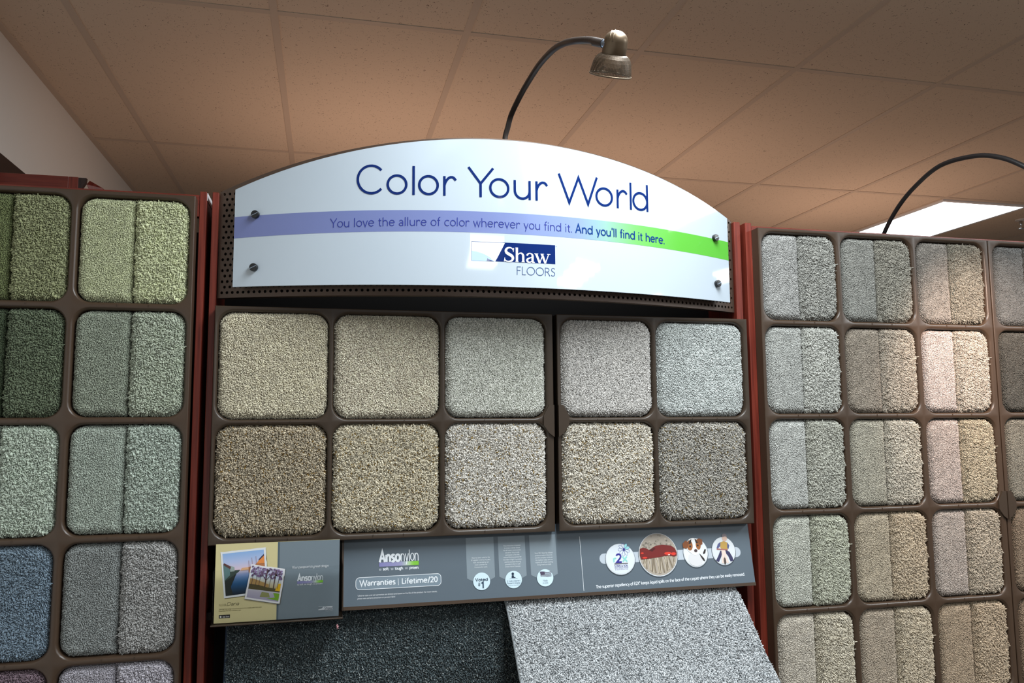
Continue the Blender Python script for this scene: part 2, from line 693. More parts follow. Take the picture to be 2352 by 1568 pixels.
def tufts(P, N, L, R, lean, tint, seg=4, fat=1.12):
    """little yarn ends: arrays of roots P, directions N, lengths L, radii R"""
    n = len(P)
    ref = rng.normal(size=(n, 3))
    t1 = np.cross(N, ref)
    t1 /= np.linalg.norm(t1, axis=1)[:, None]
    t2 = np.cross(N, t1)
    rows = []
    for h, rr_, lf in ((-.1, .8, 0), (.5, fat, .3), (.90, .96, .88)):
        c = P + N * (L * h)[:, None] + lean * (L * lf)[:, None]
        for k in range(seg):
            a = 2 * math.pi * k / seg + h * 1.2
            rows.append(c + (t1 * math.cos(a) + t2 * math.sin(a)) * (R * rr_)[:, None])
    rows.append(P + N * L[:, None] * .98 + lean * L[:, None] * .97)
    V = np.stack(rows, 1)                       # n, 3*seg+1, 3
    nv = 3 * seg + 1
    q, t = [], []
    for k in range(2):
        for i in range(seg):
            j = (i + 1) % seg
            q.append((k * seg + i, k * seg + j, k * seg + seg + j, k * seg + seg + i))
    for i in range(seg):
        t.append((2 * seg + i, 2 * seg + (i + 1) % seg, 3 * seg))
    base = (np.arange(n) * nv)[:, None, None]
    Q = (np.array(q)[None] + base).reshape(-1, 4)
    T = (np.array(t)[None] + base).reshape(-1, 3)
    return V.reshape(-1, 3), Q, T, np.repeat(tint, nv)


def np_mesh(name, V, Q, T, tint, smooth=True):
    me = bpy.data.meshes.new(name)
    me.vertices.add(len(V))
    me.vertices.foreach_set('co', V.astype(np.float32).ravel())
    loops = np.concatenate([Q.ravel(), T.ravel()]).astype(np.int32)
    tot = np.concatenate([np.full(len(Q), 4), np.full(len(T), 3)]).astype(np.int32)
    st = np.concatenate([[0], np.cumsum(tot)[:-1]]).astype(np.int32)
    me.loops.add(len(loops))
    me.loops.foreach_set('vertex_index', loops)
    me.polygons.add(len(tot))
    me.polygons.foreach_set('loop_start', st)
    me.polygons.foreach_set('use_smooth', np.full(len(tot), smooth))
    at = me.attributes.new('tint', 'FLOAT', 'POINT')
    at.data.foreach_set('value', tint.astype(np.float32))
    me.update(calc_edges=True)
    me.validate()
    return me


def pile_mesh(name, w, h, rad, kind):
    """a cushion of carpet w x h in the x-z plane, face towards -y, its centre at the origin"""
    x0, x1, z0, z1 = -w / 2, w / 2, -h / 2, h / 2
    D, Re = .024, .017
    front = .004
    sp, ln, rd, lean_a = {'fine': (.0021, .0046, .00102, .28), 'soft': (.0019, .0036, .00096, .26), 'frieze': (.0025, .0046, .00120, .30), 'twist': (.0024, .0050, .00118, .30)}[kind]
    V, Q, T, TN = [], [], [], []
    n = 9
    rings = []
    for t in (0, .12, .3, .55, .8, 1.0):
        e_ = Re * t
        yy = front + D * (1 - math.sqrt(max(0, 1 - (1 - t) ** 2)))
        rings.append([(px, yy, pz) for px, pz in rr_outline(x0 + e_, x1 - e_, z0 + e_, z1 - e_, [max(q - e_, .0012) for q in rad], n)])
    m_ = len(rings[0])
    for rg in rings:
        V += rg
    for k in range(len(rings) - 1):
        for i in range(m_):
            j = (i + 1) % m_
            Q.append((k * m_ + i, k * m_ + j, (k + 1) * m_ + j, (k + 1) * m_ + i))
    b0 = (len(rings) - 1) * m_
    V.append((0, front, 0))
    for i in range(m_):
        T.append((b0 + i, b0 + (i + 1) % m_, len(V) - 1))
    V = np.array(V)
    TN = np.full(len(V), .25)
    gx = np.arange(x0, x1, sp)
    gz = np.arange(z0, z1, sp)
    X, Z = np.meshgrid(gx, gz)
    X = X + (np.arange(len(gz)) % 2)[:, None] * sp * .5
    X = X.ravel() + rng.uniform(-.42, .42, X.size) * sp
    Z = Z.ravel() + rng.uniform(-.42, .42, Z.size) * sp
    # extra rows on the turned-down edge
    per = rr_outline(x0, x1, z0, z1, rad, 40)
    ex, ez = [], []
    P_ = np.array(per + per[:1])
    seg_l = np.hypot(*(P_[1:] - P_[:-1]).T)
    cum = np.concatenate([[0], np.cumsum(seg_l)])
    for off in (.0004, .0011, .0022, .0038):
        s_ = np.arange(0, cum[-1], sp * 1.05) + rng.uniform(-.3, .3) * sp
        ex.append(np.interp(s_, cum, P_[:, 0]) * (1 - off * 2 / w))
        ez.append(np.interp(s_, cum, P_[:, 1]) * (1 - off * 2 / h))
    X = np.concatenate([X] + ex)
    Z = np.concatenate([Z] + ez)
    sd = sd_round(X, Z, x0, x1, z0, z1, rad)
    k = sd < -.0002
    X, Z, sd = X[k], Z[k], sd[k]
    ep = 1e-4
    gxd = (sd_round(X + ep, Z, x0, x1, z0, z1, rad) - sd_round(X - ep, Z, x0, x1, z0, z1, rad)) / (2 * ep)
    gzd = (sd_round(X, Z + ep, x0, x1, z0, z1, rad) - sd_round(X, Z - ep, x0, x1, z0, z1, rad)) / (2 * ep)
    t = np.clip(-sd / Re, 0, 1)
    s_ = 1 - t
    Yv = front + D * (1 - np.sqrt(np.maximum(0, 1 - s_ ** 2)))
    s2 = s_ * .92
    Nn = np.stack([gxd * s2, -np.sqrt(1 - s2 ** 2), gzd * s2], 1)
    Nn /= np.linalg.norm(Nn, axis=1)[:, None]
    nt_ = len(X)
    # gentle unevenness of the pile
    wav = np.zeros(nt_)
    for _ in range(10):
        kx, kz, ph = rng.normal(0, 70), rng.normal(0, 70), rng.uniform(0, 6.28)
        wav += np.sin(kx * X + kz * Z + ph)
    wav /= 3.2
    L = ln * (1 + rng.normal(0, .13 if kind in ('fine', 'soft') else .20, nt_) + wav * (.05 if kind in ('fine', 'soft') else .10))
    L = np.maximum(L, ln * .45) * (.62 + .38 * np.clip(t * 1.6, 0, 1))
    Rr = rd * rng.uniform(.85, 1.15, nt_)
    lean = rng.normal(0, lean_a, (nt_, 3))
    lean[:, 1] *= .3
    lean[:, 2] -= .22
    lean[:, 0] += .12 * wav
    # neighbouring yarn ends bend together into small clumps
    kf, amp = {'fine': (260, .16), 'soft': (240, .14), 'frieze': (300, .40), 'twist': (330, .34)}[kind]
    for ax_ in (0, 2):
        fld = np.zeros(nt_)
        for _ in range(36):
            kx, kz, ph = rng.normal(0, kf), rng.normal(0, kf), rng.uniform(0, 6.28)
            fld += np.sin(kx * X + kz * Z + ph)
        lean[:, ax_] += amp * fld / 4.2
    tint = np.clip(rng.normal(.52, .17, nt_) + wav * .04, .02, .87)
    fl = rng.random(nt_) < .07
    tint[fl] = .925
    P = np.stack([X, Yv, Z], 1)
    v2, q2, t2, tn2 = tufts(P, Nn, L, Rr, lean, tint)
    nb = len(V)
    return np_mesh(name, np.concatenate([V, v2]), np.concatenate([np.array(Q), q2 + nb]), np.concatenate([np.array(T), t2 + nb]), np.concatenate([TN, tn2]))


def put(me, name, loc, mat, parent=None):
    o = bpy.data.objects.new(name, me)
    COL.objects.link(o)
    o.location = loc
    if parent:
        o.parent = parent
    o.material_slots[0].link = 'OBJECT'
    o.material_slots[0].material = mat
    return o


blank = new_mat('yarn_blank')


def variants(tag_, w, h, rad, kind, n=2):
    out = []
    for i in range(n):
        me = pile_mesh('pile_' + tag_, w, h, rad, kind)
        me.materials.append(blank)
        out.append(me)
    return out


BW = .2545
mid_fine = variants('fine', BW - .002, .2560, (.034,) * 4, 'fine')
mid_frieze = variants('frieze', BW - .002, .2570, (.034,) * 4, 'twist')
HW = .1165
RL, RS = .033, .004
half_soft = variants('soft', HW - .0015, .2425, (RL, RS, RS, RL), 'soft')
half_frieze = variants('curl', HW - .0005, .2430, (RS, RL, RL, RS), 'frieze')

mid_samples = [
    ('mid_l', 0, 0, (174, 164, 136), 'fine', 'beige smooth carpet sample, upper row, farthest left under the sign'),
    ('mid_l', 1, 0, (178, 167, 143), 'fine', 'cream smooth carpet sample, upper row, second from left under the sign'),
    ('mid_l', 2, 0, (168, 170, 158), 'fine', 'pale gray-green smooth carpet sample, upper row, just left of the black gap'),
    ('mid_r', 0, 0, (164, 161, 156), 'fine', 'warm light gray smooth carpet sample, upper row, just right of the black gap'),
    ('mid_r', 1, 0, (152, 158, 155), 'fine', 'cool silver gray smooth carpet sample, upper row, under right end of sign'),
    ('mid_l', 0, 1, (148, 134, 107), 'twist', 'brown flecked shaggy carpet sample, directly above the brochures'),
    ('mid_l', 1, 1, (164, 154, 128), 'twist', 'tan flecked shaggy carpet sample, lower row, second from left'),
    ('mid_l', 2, 1, (170, 164, 152), 'twist', 'whitish flecked shaggy carpet sample, lower row, just left of the black gap'),
    ('mid_r', 0, 1, (164, 156, 140), 'twist', 'gray-tan flecked shaggy carpet sample, lower row, just right of the black gap'),
    ('mid_r', 1, 1, (136, 132, 122), 'twist', 'dark gray flecked shaggy carpet sample, above the puppy and child pictures'),
]
for i, (key, c, k, colr, kind, label) in enumerate(mid_samples):
    a, b, lo, hi = racks[key][1][(c, k)]
    me = (mid_fine if kind == 'fine' else mid_frieze)[i % 2]
    fleck = None if kind == 'fine' else sc(colr, .86)[:1] + (sc(colr, .74)[1], sc(colr, .45)[2])
    mt = yarn('yarn_mid', colr, 1.30, .24 if kind == 'fine' else .30, fleck)
    o = put(me, 'carpet_sample', ((a + b) / 2, .001, (lo + hi) / 2 + .001), mt)
    o.scale = ((b - a - .005) / (BW - .002), 1, (hi - lo - .007) / .2540)
    if (i // 2) % 2:
        o.rotation_euler = (0, math.pi, 0)
    tag(o, label, 'carpet sample', 'large carpet samples under the sign')

side_samples = [
    ('left', 0, 0, (100, 112, 60), (124, 130, 84), 'olive green two-texture carpet sample at top left corner of the picture'),
    ('left', 1, 0, (160, 166, 122), (162, 168, 122), 'pale lime green two-texture carpet sample in the top row at left'),
    ('left', 0, 1, (64, 80, 52), (84, 98, 70), 'dark forest green two-texture carpet sample, below the olive one'),
    ('left', 1, 1, (126, 136, 116), (138, 148, 126), 'gray-green two-texture carpet sample below the pale lime green one'),
    ('left', 0, 2, (138, 152, 136), (146, 160, 142), 'pale sea green two-texture carpet sample above the blue one'),
    ('left', 1, 2, (138, 150, 136), (138, 152, 138), 'pale teal two-texture carpet sample above the mid gray one'),
    ('left', 0, 3, (80, 104, 124), (88, 110, 128), 'slate blue carpet sample at the left edge of the picture'),
    ('left', 1, 3, (116, 122, 120), (132, 132, 130), 'mid gray two-texture carpet sample beside the slate blue one'),
    ('left', 0, 4, (96, 76, 88), (104, 82, 94), 'plum purple carpet sample cut off at bottom left corner'),
    ('left', 1, 4, (140, 136, 146), (146, 142, 152), 'lilac gray carpet sample cut off at the bottom, below mid gray one'),
    ('right', 0, 0, (150, 150, 146), (134, 134, 126), 'steel gray two-texture carpet sample at top left of the right rack'),
    ('right', 1, 0, (136, 136, 128), (130, 126, 112), 'gray-green two-texture carpet sample under the base of the black lamp arm'),
    ('right', 2, 0, (132, 124, 114), (120, 114, 98), 'gray-brown two-texture carpet sample under the lit ceiling panel end'),
    ('right', 0, 1, (158, 160, 154), (156, 157, 148), 'very pale gray two-texture carpet sample, second row of the right rack'),
    ('right', 1, 1, (146, 132, 114), (150, 138, 120), 'taupe two-texture carpet sample, second row, between pale gray and pink ones'),
    ('right', 2, 1, (168, 154, 147), (154, 143, 127), 'pinkish two-texture carpet sample in the warm light, second row right'),
    ('right', 0, 2, (166, 168, 162), (152, 152, 138), 'light gray two-texture carpet sample, third row of the right rack, first column'),
    ('right', 1, 2, (158, 152, 132), (160, 152, 134), 'cream two-texture carpet sample, third row of the right rack, middle column'),
    ('right', 2, 2, (162, 146, 136), (152, 138, 110), 'rose beige two-texture carpet sample, third row, beside the right finger pulls'),
    ('right', 0, 3, (172, 174, 160), (156, 158, 136), 'pale sage two-texture carpet sample, fourth row of the right rack'),
    ('right', 1, 3, (168, 152, 124), (166, 146, 116), 'golden tan two-texture carpet sample, fourth row, middle column'),
    ('right', 2, 3, (158, 144, 132), (152, 138, 116), 'mushroom two-texture carpet sample, fourth row, under the right finger pulls'),
    ('right', 0, 4, (180, 170, 152), (172, 162, 138), 'ivory two-texture carpet sample, bottom row, beside the gray draped carpet'),
    ('right', 1, 4, (164, 146, 122), (168, 152, 124), 'sand two-texture carpet sample, bottom row of the right rack, middle column'),
    ('right', 2, 4, (158, 134, 104), (158, 136, 106), 'caramel two-texture carpet sample, bottom row of the right rack, third column'),
    ('far', 0, 0, (98, 100, 98), (92, 92, 88), 'charcoal gray carpet sample at the right edge, top row'),
    ('far', 0, 1, (76, 74, 66), (80, 78, 68), 'dark olive brown carpet sample at the right edge, second row'),
    ('far', 0, 2, (120, 114, 98), (116, 110, 94), 'khaki gray carpet sample at the right edge, third row'),
    ('far', 0, 3, (126, 104, 80), (122, 100, 76), 'chestnut brown carpet sample at the right edge, fourth row'),
    ('far', 0, 4, (132, 106, 80), (128, 104, 78), 'light brown carpet sample at the right edge, bottom row'),
]
for i, (key, c, k, ca, cb, label) in enumerate(side_samples):
    a, b, lo, hi = racks[key][1][(c, k)]
    xc, zc = (a + b) / 2, (lo + hi) / 2
    o = empty('carpet_sample', (xc, 0, zc), label, 'carpet sample', {'left': 'carpet samples in the left rack', 'right': 'carpet samples in the right rack', 'far': 'carpet samples at the right edge'}[key])
    s = (b - a - .006) / (2 * HW)
    hz = (hi - lo - .006) / .2425
    p = put(half_soft[i % 2], 'smooth_pile', (-(b - a) / 4 + .0008, .001, 0), yarn('yarn_smooth', ca, 1.28 if key == 'left' else 1.18, .20), o)
    p.scale = (s, 1, hz)
    p = put(half_frieze[(i // 2) % 2], 'shaggy_pile', ((b - a) / 4 + .0004, -.001, 0), yarn('yarn_shaggy', cb, 1.30 if key == 'left' else 1.22, .22), o)
    p.scale = (s, 1, hz)


# ------------------------------------------------------------------ large draped carpets
def drape(name, x0, x1, prof, sp, mats, label, edge_mat, cols_seed, seam_left):
    """prof: list of (y, z) from the top down; carpet face towards the viewer"""
    pr = np.array(prof)
    sl = np.hypot(*(pr[1:] - pr[:-1]).T)
    cum = np.concatenate([[0], np.cumsum(sl)])
    S = np.arange(0, cum[-1], sp)
    Xg = np.arange(x0, x1, sp)
    X, SS = np.meshgrid(Xg, S)
    X = (X + (np.arange(len(S)) % 2)[:, None] * sp * .5).ravel()
    X = np.clip(X + rng.uniform(-.45, .45, X.size) * sp, x0, x1)
    SS = SS.ravel() + rng.uniform(-.45, .45, SS.size) * sp
    SS = np.clip(SS, 0, cum[-1])
    y = np.interp(SS, cum, pr[:, 0])
    z = np.interp(SS, cum, pr[:, 1])
    e_ = .004
    dy = np.interp(np.clip(SS + e_, 0, cum[-1]), cum, pr[:, 0]) - np.interp(np.clip(SS - e_, 0, cum[-1]), cum, pr[:, 0])
    dz = np.interp(np.clip(SS + e_, 0, cum[-1]), cum, pr[:, 1]) - np.interp(np.clip(SS - e_, 0, cum[-1]), cum, pr[:, 1])
    nn = np.stack([np.zeros_like(dy), dz, -dy], 1)
    nn /= np.linalg.norm(nn, axis=1)[:, None]
    n = len(X)
    L = .0050 * (1 + rng.normal(0, .14, n))
    lean = rng.normal(0, .42, (n, 3))
    lean[:, 2] -= .15
    tint = np.clip(rng.normal(.5, .2, n), .02, .87)
    tint[rng.random(n) < .10] = .925
    P = np.stack([X, y, z], 1)
    V2, Q2, T2, tn = tufts(P, nn, L, .00112 * rng.uniform(.85, 1.2, n), lean, tint)
    # backing sheet
    V, Q = [], []
    th = .007
    nrm = []
    for i in range(len(pr)):
        a = pr[max(i - 1, 0)]
        b = pr[min(i + 1, len(pr) - 1)]
        t = (b - a) / np.linalg.norm(b - a)
        nrm.append((t[1], -t[0]))
    for i, (yy, zz) in enumerate(prof):
        ny, nz = nrm[i]
        V += [(x0, yy, zz), (x1, yy, zz), (x1, yy - ny * th, zz - nz * th), (x0, yy - ny * th, zz - nz * th)]
    for i in range(len(pr) - 1):
        for k in range(4):
            j = (k + 1) % 4
            Q.append((i * 4 + k, i * 4 + j, i * 4 + 4 + j, i * 4 + 4 + k))
    Q.append((0, 1, 2, 3))
    m_ = (len(pr) - 1) * 4
    Q.append((m_ + 3, m_ + 2, m_ + 1, m_))
    nb = len(V)
    me = np_mesh(name, np.concatenate([np.array(V), V2]), np.concatenate([np.array(Q), Q2 + nb]), T2 + nb, np.concatenate([np.full(nb, .3), tn]))
    me.materials.append(mats)
    o = bpy.data.objects.new(name, me)
    COL.objects.link(o)
    tag(o, label, 'carpet')
    # bound side edges
    for xe in (x0, x1):
        mb = MB()
        pts = [(xe, yy - nrm[i][0] * .003, zz - nrm[i][1] * .003) for i, (yy, zz) in enumerate(prof)]
        mb.tube(pts, .0048, 8)
        mb.build('edge_binding', edge_mat, o, True)
    return o


def smooth_prof(pts, n=24):
    pts = np.array(pts)
    t = np.linspace(0, 1, len(pts))
    tt = np.linspace(0, 1, n)
    out = []
    for x in tt:
        i = min(int(x * (len(pts) - 1)), len(pts) - 2)
        f = x * (len(pts) - 1) - i
        p0, p1, p2, p3 = pts[max(i - 1, 0)], pts[i], pts[i + 1], pts[min(i + 2, len(pts) - 1)]
        out.append(tuple(.5 * ((2 * p1) + (-p0 + p2) * f + (2 * p0 - 5 * p1 + 4 * p2 - p3) * f * f + (-p0 + 3 * p1 - 3 * p2 + p3) * f ** 3)))
    return out


gray_prof = smooth_prof([(.045, 1.168), (.024, 1.163), (-.018, 1.132), (-.067, 1.084), (-.123, 1.025), (-.176, .981), (-.24, .90), (-.29, .80), (-.31, .70)], 40)
dark_prof = smooth_prof([(.056, 1.166), (.045, 1.150), (.037, 1.12), (.028, 1.06), (.017, 1.00), (.006, .90), (-.004, .80), (-.01, .70)], 32)
drape('draped_carpet', .700, 1.322, gray_prof, .0024, yarn('yarn_gray', (176, 181, 184), 1.12, .27, (112, 118, 122)), 'large light gray carpet draped in a curve below the information board', M['gray_binding'], 1, True)
drape('draped_carpet', .044, .800, dark_prof, .0024, yarn('yarn_charcoal', (66, 82, 87), 1.1, .40, (150, 158, 158)), 'large charcoal carpet hanging below the brochures', M['navy_binding'], 2, False)

mb = MB()
for k in range(3):
    a = Vector((.288 + k * .0012, .009, 1.131 - k * .0022))
    mb.tube([a, a + Vector((.002, -.003, .002)), a + Vector((.0005, -.004, .005)), a + Vector((.003, -.003, .007))], .0009, 6)
tag(mb.build('lint', M['lint'], smooth=True), 'tiny pink bit of lint stuck on the charcoal carpet', 'lint')


# ------------------------------------------------------------------ stroke lettering (cap height 1)
def A(cx, cy, rx, ry, a0, a1, n=None):
    n = n or max(6, int(abs(a1 - a0) / 11))
    return [(cx + rx * math.cos(math.radians(a0 + (a1 - a0) * i / n)), cy + ry * math.sin(math.radians(a0 + (a1 - a0) * i / n))) for i in range(n + 1)]


O_ = A(.34, .34, .30, .30, 0, 360, 34)
DOT = [(.08, .0), (.08, .10)]
G = {
    ' ': (.30, []), '.': (.18, [[(.08, 0), (.08, .11)]]), ',': (.18, [[(.09, .09), (.05, -.12)]]), "'": (.16, [[(.08, 1.0), (.08, .76)]]), '-': (.34, [[(.04, .34), (.30, .34)]]),
    '/': (.40, [[(.02, -.1), (.38, 1.05)]]), '|': (.3, [[(.15, -.15), (.15, 1.1)]]), '*': (.30, [[(.14, 1.0), (.14, .72)], [(.03, .93), (.25, .79)], [(.03, .79), (.25, .93)]]),
    '#': (.62, [[(.16, 0), (.24, 1)], [(.38, 0), (.46, 1)], [(.04, .64), (.60, .64)], [(.02, .34), (.58, .34)]]), ':': (.18, [[(.08, 0), (.08, .1)], [(.08, .52), (.08, .62)]]),
    'a': (.56, [A(.25, .19, .20, .16, 0, 360), [(.46, 0), (.46, .43)], A(.25, .43, .21, .20, 0, 150)]),
    'b': (.72, [[(.07, 0), (.07, .97)], [(x + .04, y) for x, y in O_]]), 'c': (.58, [A(.34, .34, .30, .30, 48, 312)]), 'd': (.74, [O_, [(.645, 0), (.645, .97)]]),
    'e': (.68, [A(.34, .34, .30, .30, 6, 320), [(.04, .36), (.63, .36)]]), 'f': (.36, [[(.15, 0), (.15, .78)], A(.31, .78, .16, .18, 180, 70), [(.0, .62), (.34, .62)]]),
    'g': (.64, [A(.29, .40, .23, .24, 0, 360), A(.30, -.13, .27, .14, 0, 360), [(.20, .17), (.14, .09), (.20, .01)], [(.45, .58), (.60, .62)]]),
    'h': (.68, [[(.07, 0), (.07, .97)], A(.33, .36, .26, .27, 180, 0), [(.59, .36), (.59, 0)]]), 'i': (.20, [[(.08, 0), (.08, .63)], [(.08, .82), (.08, .92)]]),
    'j': (.22, [[(.12, .63), (.12, -.1)], A(-.02, -.1, .14, .14, 0, -80), [(.12, .82), (.12, .92)]]), 'k': (.56, [[(.07, 0), (.07, .97)], [(.07, .30), (.46, .64)], [(.18, .38), (.52, 0)]]),
    'l': (.20, [[(.08, 0), (.08, .97)]]), 'm': (1.06, [[(.07, 0), (.07, .66)], A(.30, .40, .23, .23, 180, 0), [(.53, .40), (.53, 0)], A(.76, .40, .23, .23, 180, 0), [(.99, .40), (.99, 0)]]),
    'n': (.68, [[(.07, 0), (.07, .66)], A(.33, .36, .26, .27, 180, 0), [(.59, .36), (.59, 0)]]), 'o': (.68, [O_]), 'p': (.74, [[(.07, -.30), (.07, .66)], [(x + .06, y) for x, y in O_]]),
    'q': (.74, [O_, [(.65, -.3), (.65, .66)]]), 'r': (.46, [[(.07, 0), (.07, .66)], [(.07, .34), (.10, .44), (.15, .53), (.21, .595), (.28, .63), (.345, .63), (.40, .60), (.46, .525)]]),
    's': (.46, [[(.40, .55), (.33, .62), (.22, .64), (.11, .60), (.07, .50), (.11, .40), (.24, .33), (.36, .26), (.40, .16), (.36, .07), (.24, .03), (.12, .05), (.05, .11)]]),
    't': (.38, [[(.15, .84), (.15, .18)], A(.28, .17, .13, .14, 180, 300), [(.0, .62), (.34, .62)]]), 'u': (.68, [[(.07, .65), (.07, .30)], A(.33, .30, .26, .27, 180, 360), [(.59, .65), (.59, 0)]]),
    'v': (.56, [[(.02, .65), (.28, 0), (.54, .65)]]), 'w': (.86, [[(.02, .65), (.22, 0), (.43, .62), (.64, 0), (.84, .65)]]), 'x': (.54, [[(.03, .65), (.51, 0)], [(.03, 0), (.51, .65)]]),
    'y': (.56, [[(.02, .65), (.28, .03)], [(.54, .65), (.18, -.28)]]), 'z': (.54, [[(.04, .62), (.48, .62), (.05, .04), (.50, .04)]]),
    'A': (.80, [[(.02, 0), (.39, .98), (.76, 0)], [(.15, .34), (.63, .34)]]), 'C': (.94, [A(.50, .5, .46, .46, 42, 318)]), 'D': (.92, [[(.07, 0), (.07, 1)], [(.07, .96), (.36, .96)] + A(.36, .5, .48, .46, 90, -90) + [(.07, .04)]]),
    'E': (.58, [[(.07, 0), (.07, 1)], [(.07, .96), (.54, .96)], [(.07, .52), (.48, .52)], [(.07, .04), (.54, .04)]]), 'B': (.62, [[(.07, 0), (.07, 1)], [(.07, .96), (.28, .96)] + A(.28, .74, .2, .22, 90, -90) + [(.07, .52)], [(.28, .52)] + A(.30, .28, .24, .24, 90, -90) + [(.07, .04)]]),
    'F': (.56, [[(.07, 0), (.07, 1)], [(.07, .96), (.52, .96)], [(.07, .54), (.46, .54)]]), 'G': (.98, [A(.50, .5, .46, .46, 42, 350), [(.60, .44), (.95, .44)]]), 'H': (.82, [[(.07, 0), (.07, 1)], [(.72, 0), (.72, 1)], [(.07, .53), (.72, .53)]]),
    'I': (.24, [[(.1, 0), (.1, 1)]]), 'J': (.40, [[(.26, 1), (.26, .1)], A(.08, .1, .18, .2, 0, -80)]), 'K': (.72, [[(.07, 0), (.07, 1)], [(.07, .44), (.62, 1)], [(.20, .56), (.68, 0)]]), 'L': (.52, [[(.07, 1), (.07, .04), (.50, .04)]]),
    'M': (1.0, [[(.05, 0), (.16, .98), (.5, .1), (.84, .98), (.95, 0)]]), 'N': (.88, [[(.07, 0), (.07, .98), (.78, .04), (.78, 1)]]), 'O': (1.04, [A(.51, .5, .46, .46, 0, 360, 40)]), 'P': (.60, [[(.07, 0), (.07, 1)], [(.07, .96), (.30, .96)] + A(.30, .71, .23, .25, 90, -90) + [(.07, .46)]]),
    'R': (.68, [[(.07, 0), (.07, 1)], [(.07, .96), (.30, .96)] + A(.30, .73, .23, .23, 90, -90) + [(.07, .50)], [(.32, .50), (.64, 0)]]),
    'S': (.58, [[(.51, .86), (.42, .94), (.28, .97), (.14, .91), (.08, .77), (.14, .63), (.30, .54), (.45, .44), (.51, .28), (.45, .12), (.30, .04), (.15, .06), (.05, .14)]]),
    'T': (.70, [[(.35, 0), (.35, .98)], [(.0, .96), (.70, .96)]]), 'U': (.84, [[(.07, 1), (.07, .36)] + A(.40, .36, .33, .33, 180, 360) + [(.73, 1)]]), 'V': (.80, [[(.02, 1), (.39, .02), (.76, 1)]]),
    'W': (1.32, [[(.02, 1), (.36, .02), (.68, .92), (1.0, .02), (1.32, 1)]]), 'X': (.76, [[(.04, 1), (.70, 0)], [(.04, 0), (.70, 1)]]), 'Y': (.76, [[(.02, 1), (.39, .46)], [(.78, 1), (.39, .46), (.39, 0)]]),
    '0': (.62, [A(.31, .5, .25, .46, 0, 360)]), '1': (.40, [[(.05, .78), (.22, .95), (.22, 0)]]), '2': (.62, [A(.29, .70, .23, .26, 160, -10) + [(.44, .48), (.07, .04), (.58, .04)]]), '3': (.6, [A(.27, .73, .2, .23, 150, -80), A(.27, .27, .24, .24, 80, -150)]),
    '6': (.62, [A(.31, .29, .25, .26, 0, 360), [(.07, .34), (.14, .66), (.42, .98)]]), '7': (.58, [[(.04, .96), (.54, .96), (.2, 0)]]), '8': (.6, [A(.3, .73, .2, .23, 0, 360), A(.3, .27, .25, .25, 0, 360)]), '9': (.62, [A(.31, .7, .25, .26, 0, 360), [(.55, .66), (.48, .34), (.22, 0)]]),
    '^': (.34, [A(.16, .82, .13, .14, 0, 360, 14)]),
    '&': (.8, [[(.7, 0), (.2, .75), (.28, .95), (.42, .85), (.38, .66), (.1, .36), (.12, .1), (.3, .03), (.5, .1), (.68, .4)]]),
}


def offset_strip(pts, w):
    """left and right borders of a stroke with mitred joints"""
    n = len(pts)
    closed = n > 3 and math.hypot(pts[0][0] - pts[-1][0], pts[0][1] - pts[-1][1]) < 1e-6
    out = []
    ws = w if isinstance(w, (list, tuple)) else [w] * n
    for i in range(n):
        if closed:
            a, b, c = pts[(i - 1) % (n - 1)], pts[i % (n - 1)], pts[(i + 1) % (n - 1)]
        else:
            a, b, c = pts[max(i - 1, 0)], pts[i], pts[min(i + 1, n - 1)]

        def nr(p, q):
            dx, dy = q[0] - p[0], q[1] - p[1]
            l = math.hypot(dx, dy)
            return (-dy / l, dx / l) if l > 1e-12 else None
        n1, n2 = nr(a, b), nr(b, c)
        n1 = n1 or n2
        n2 = n2 or n1
        mx_, my = n1[0] + n2[0], n1[1] + n2[1]
        l = math.hypot(mx_, my)
        if l < 1e-6:
            mx_, my, k = n1[0], n1[1], 1
        else:
            mx_, my = mx_ / l, my / l
            k = 1 / max(.35, mx_ * n1[0] + my * n1[1])
        h = ws[i] / 2 * k
        out.append(((b[0] + mx_ * h, b[1] + my * h), (b[0] - mx_ * h, b[1] - my * h)))
    return out


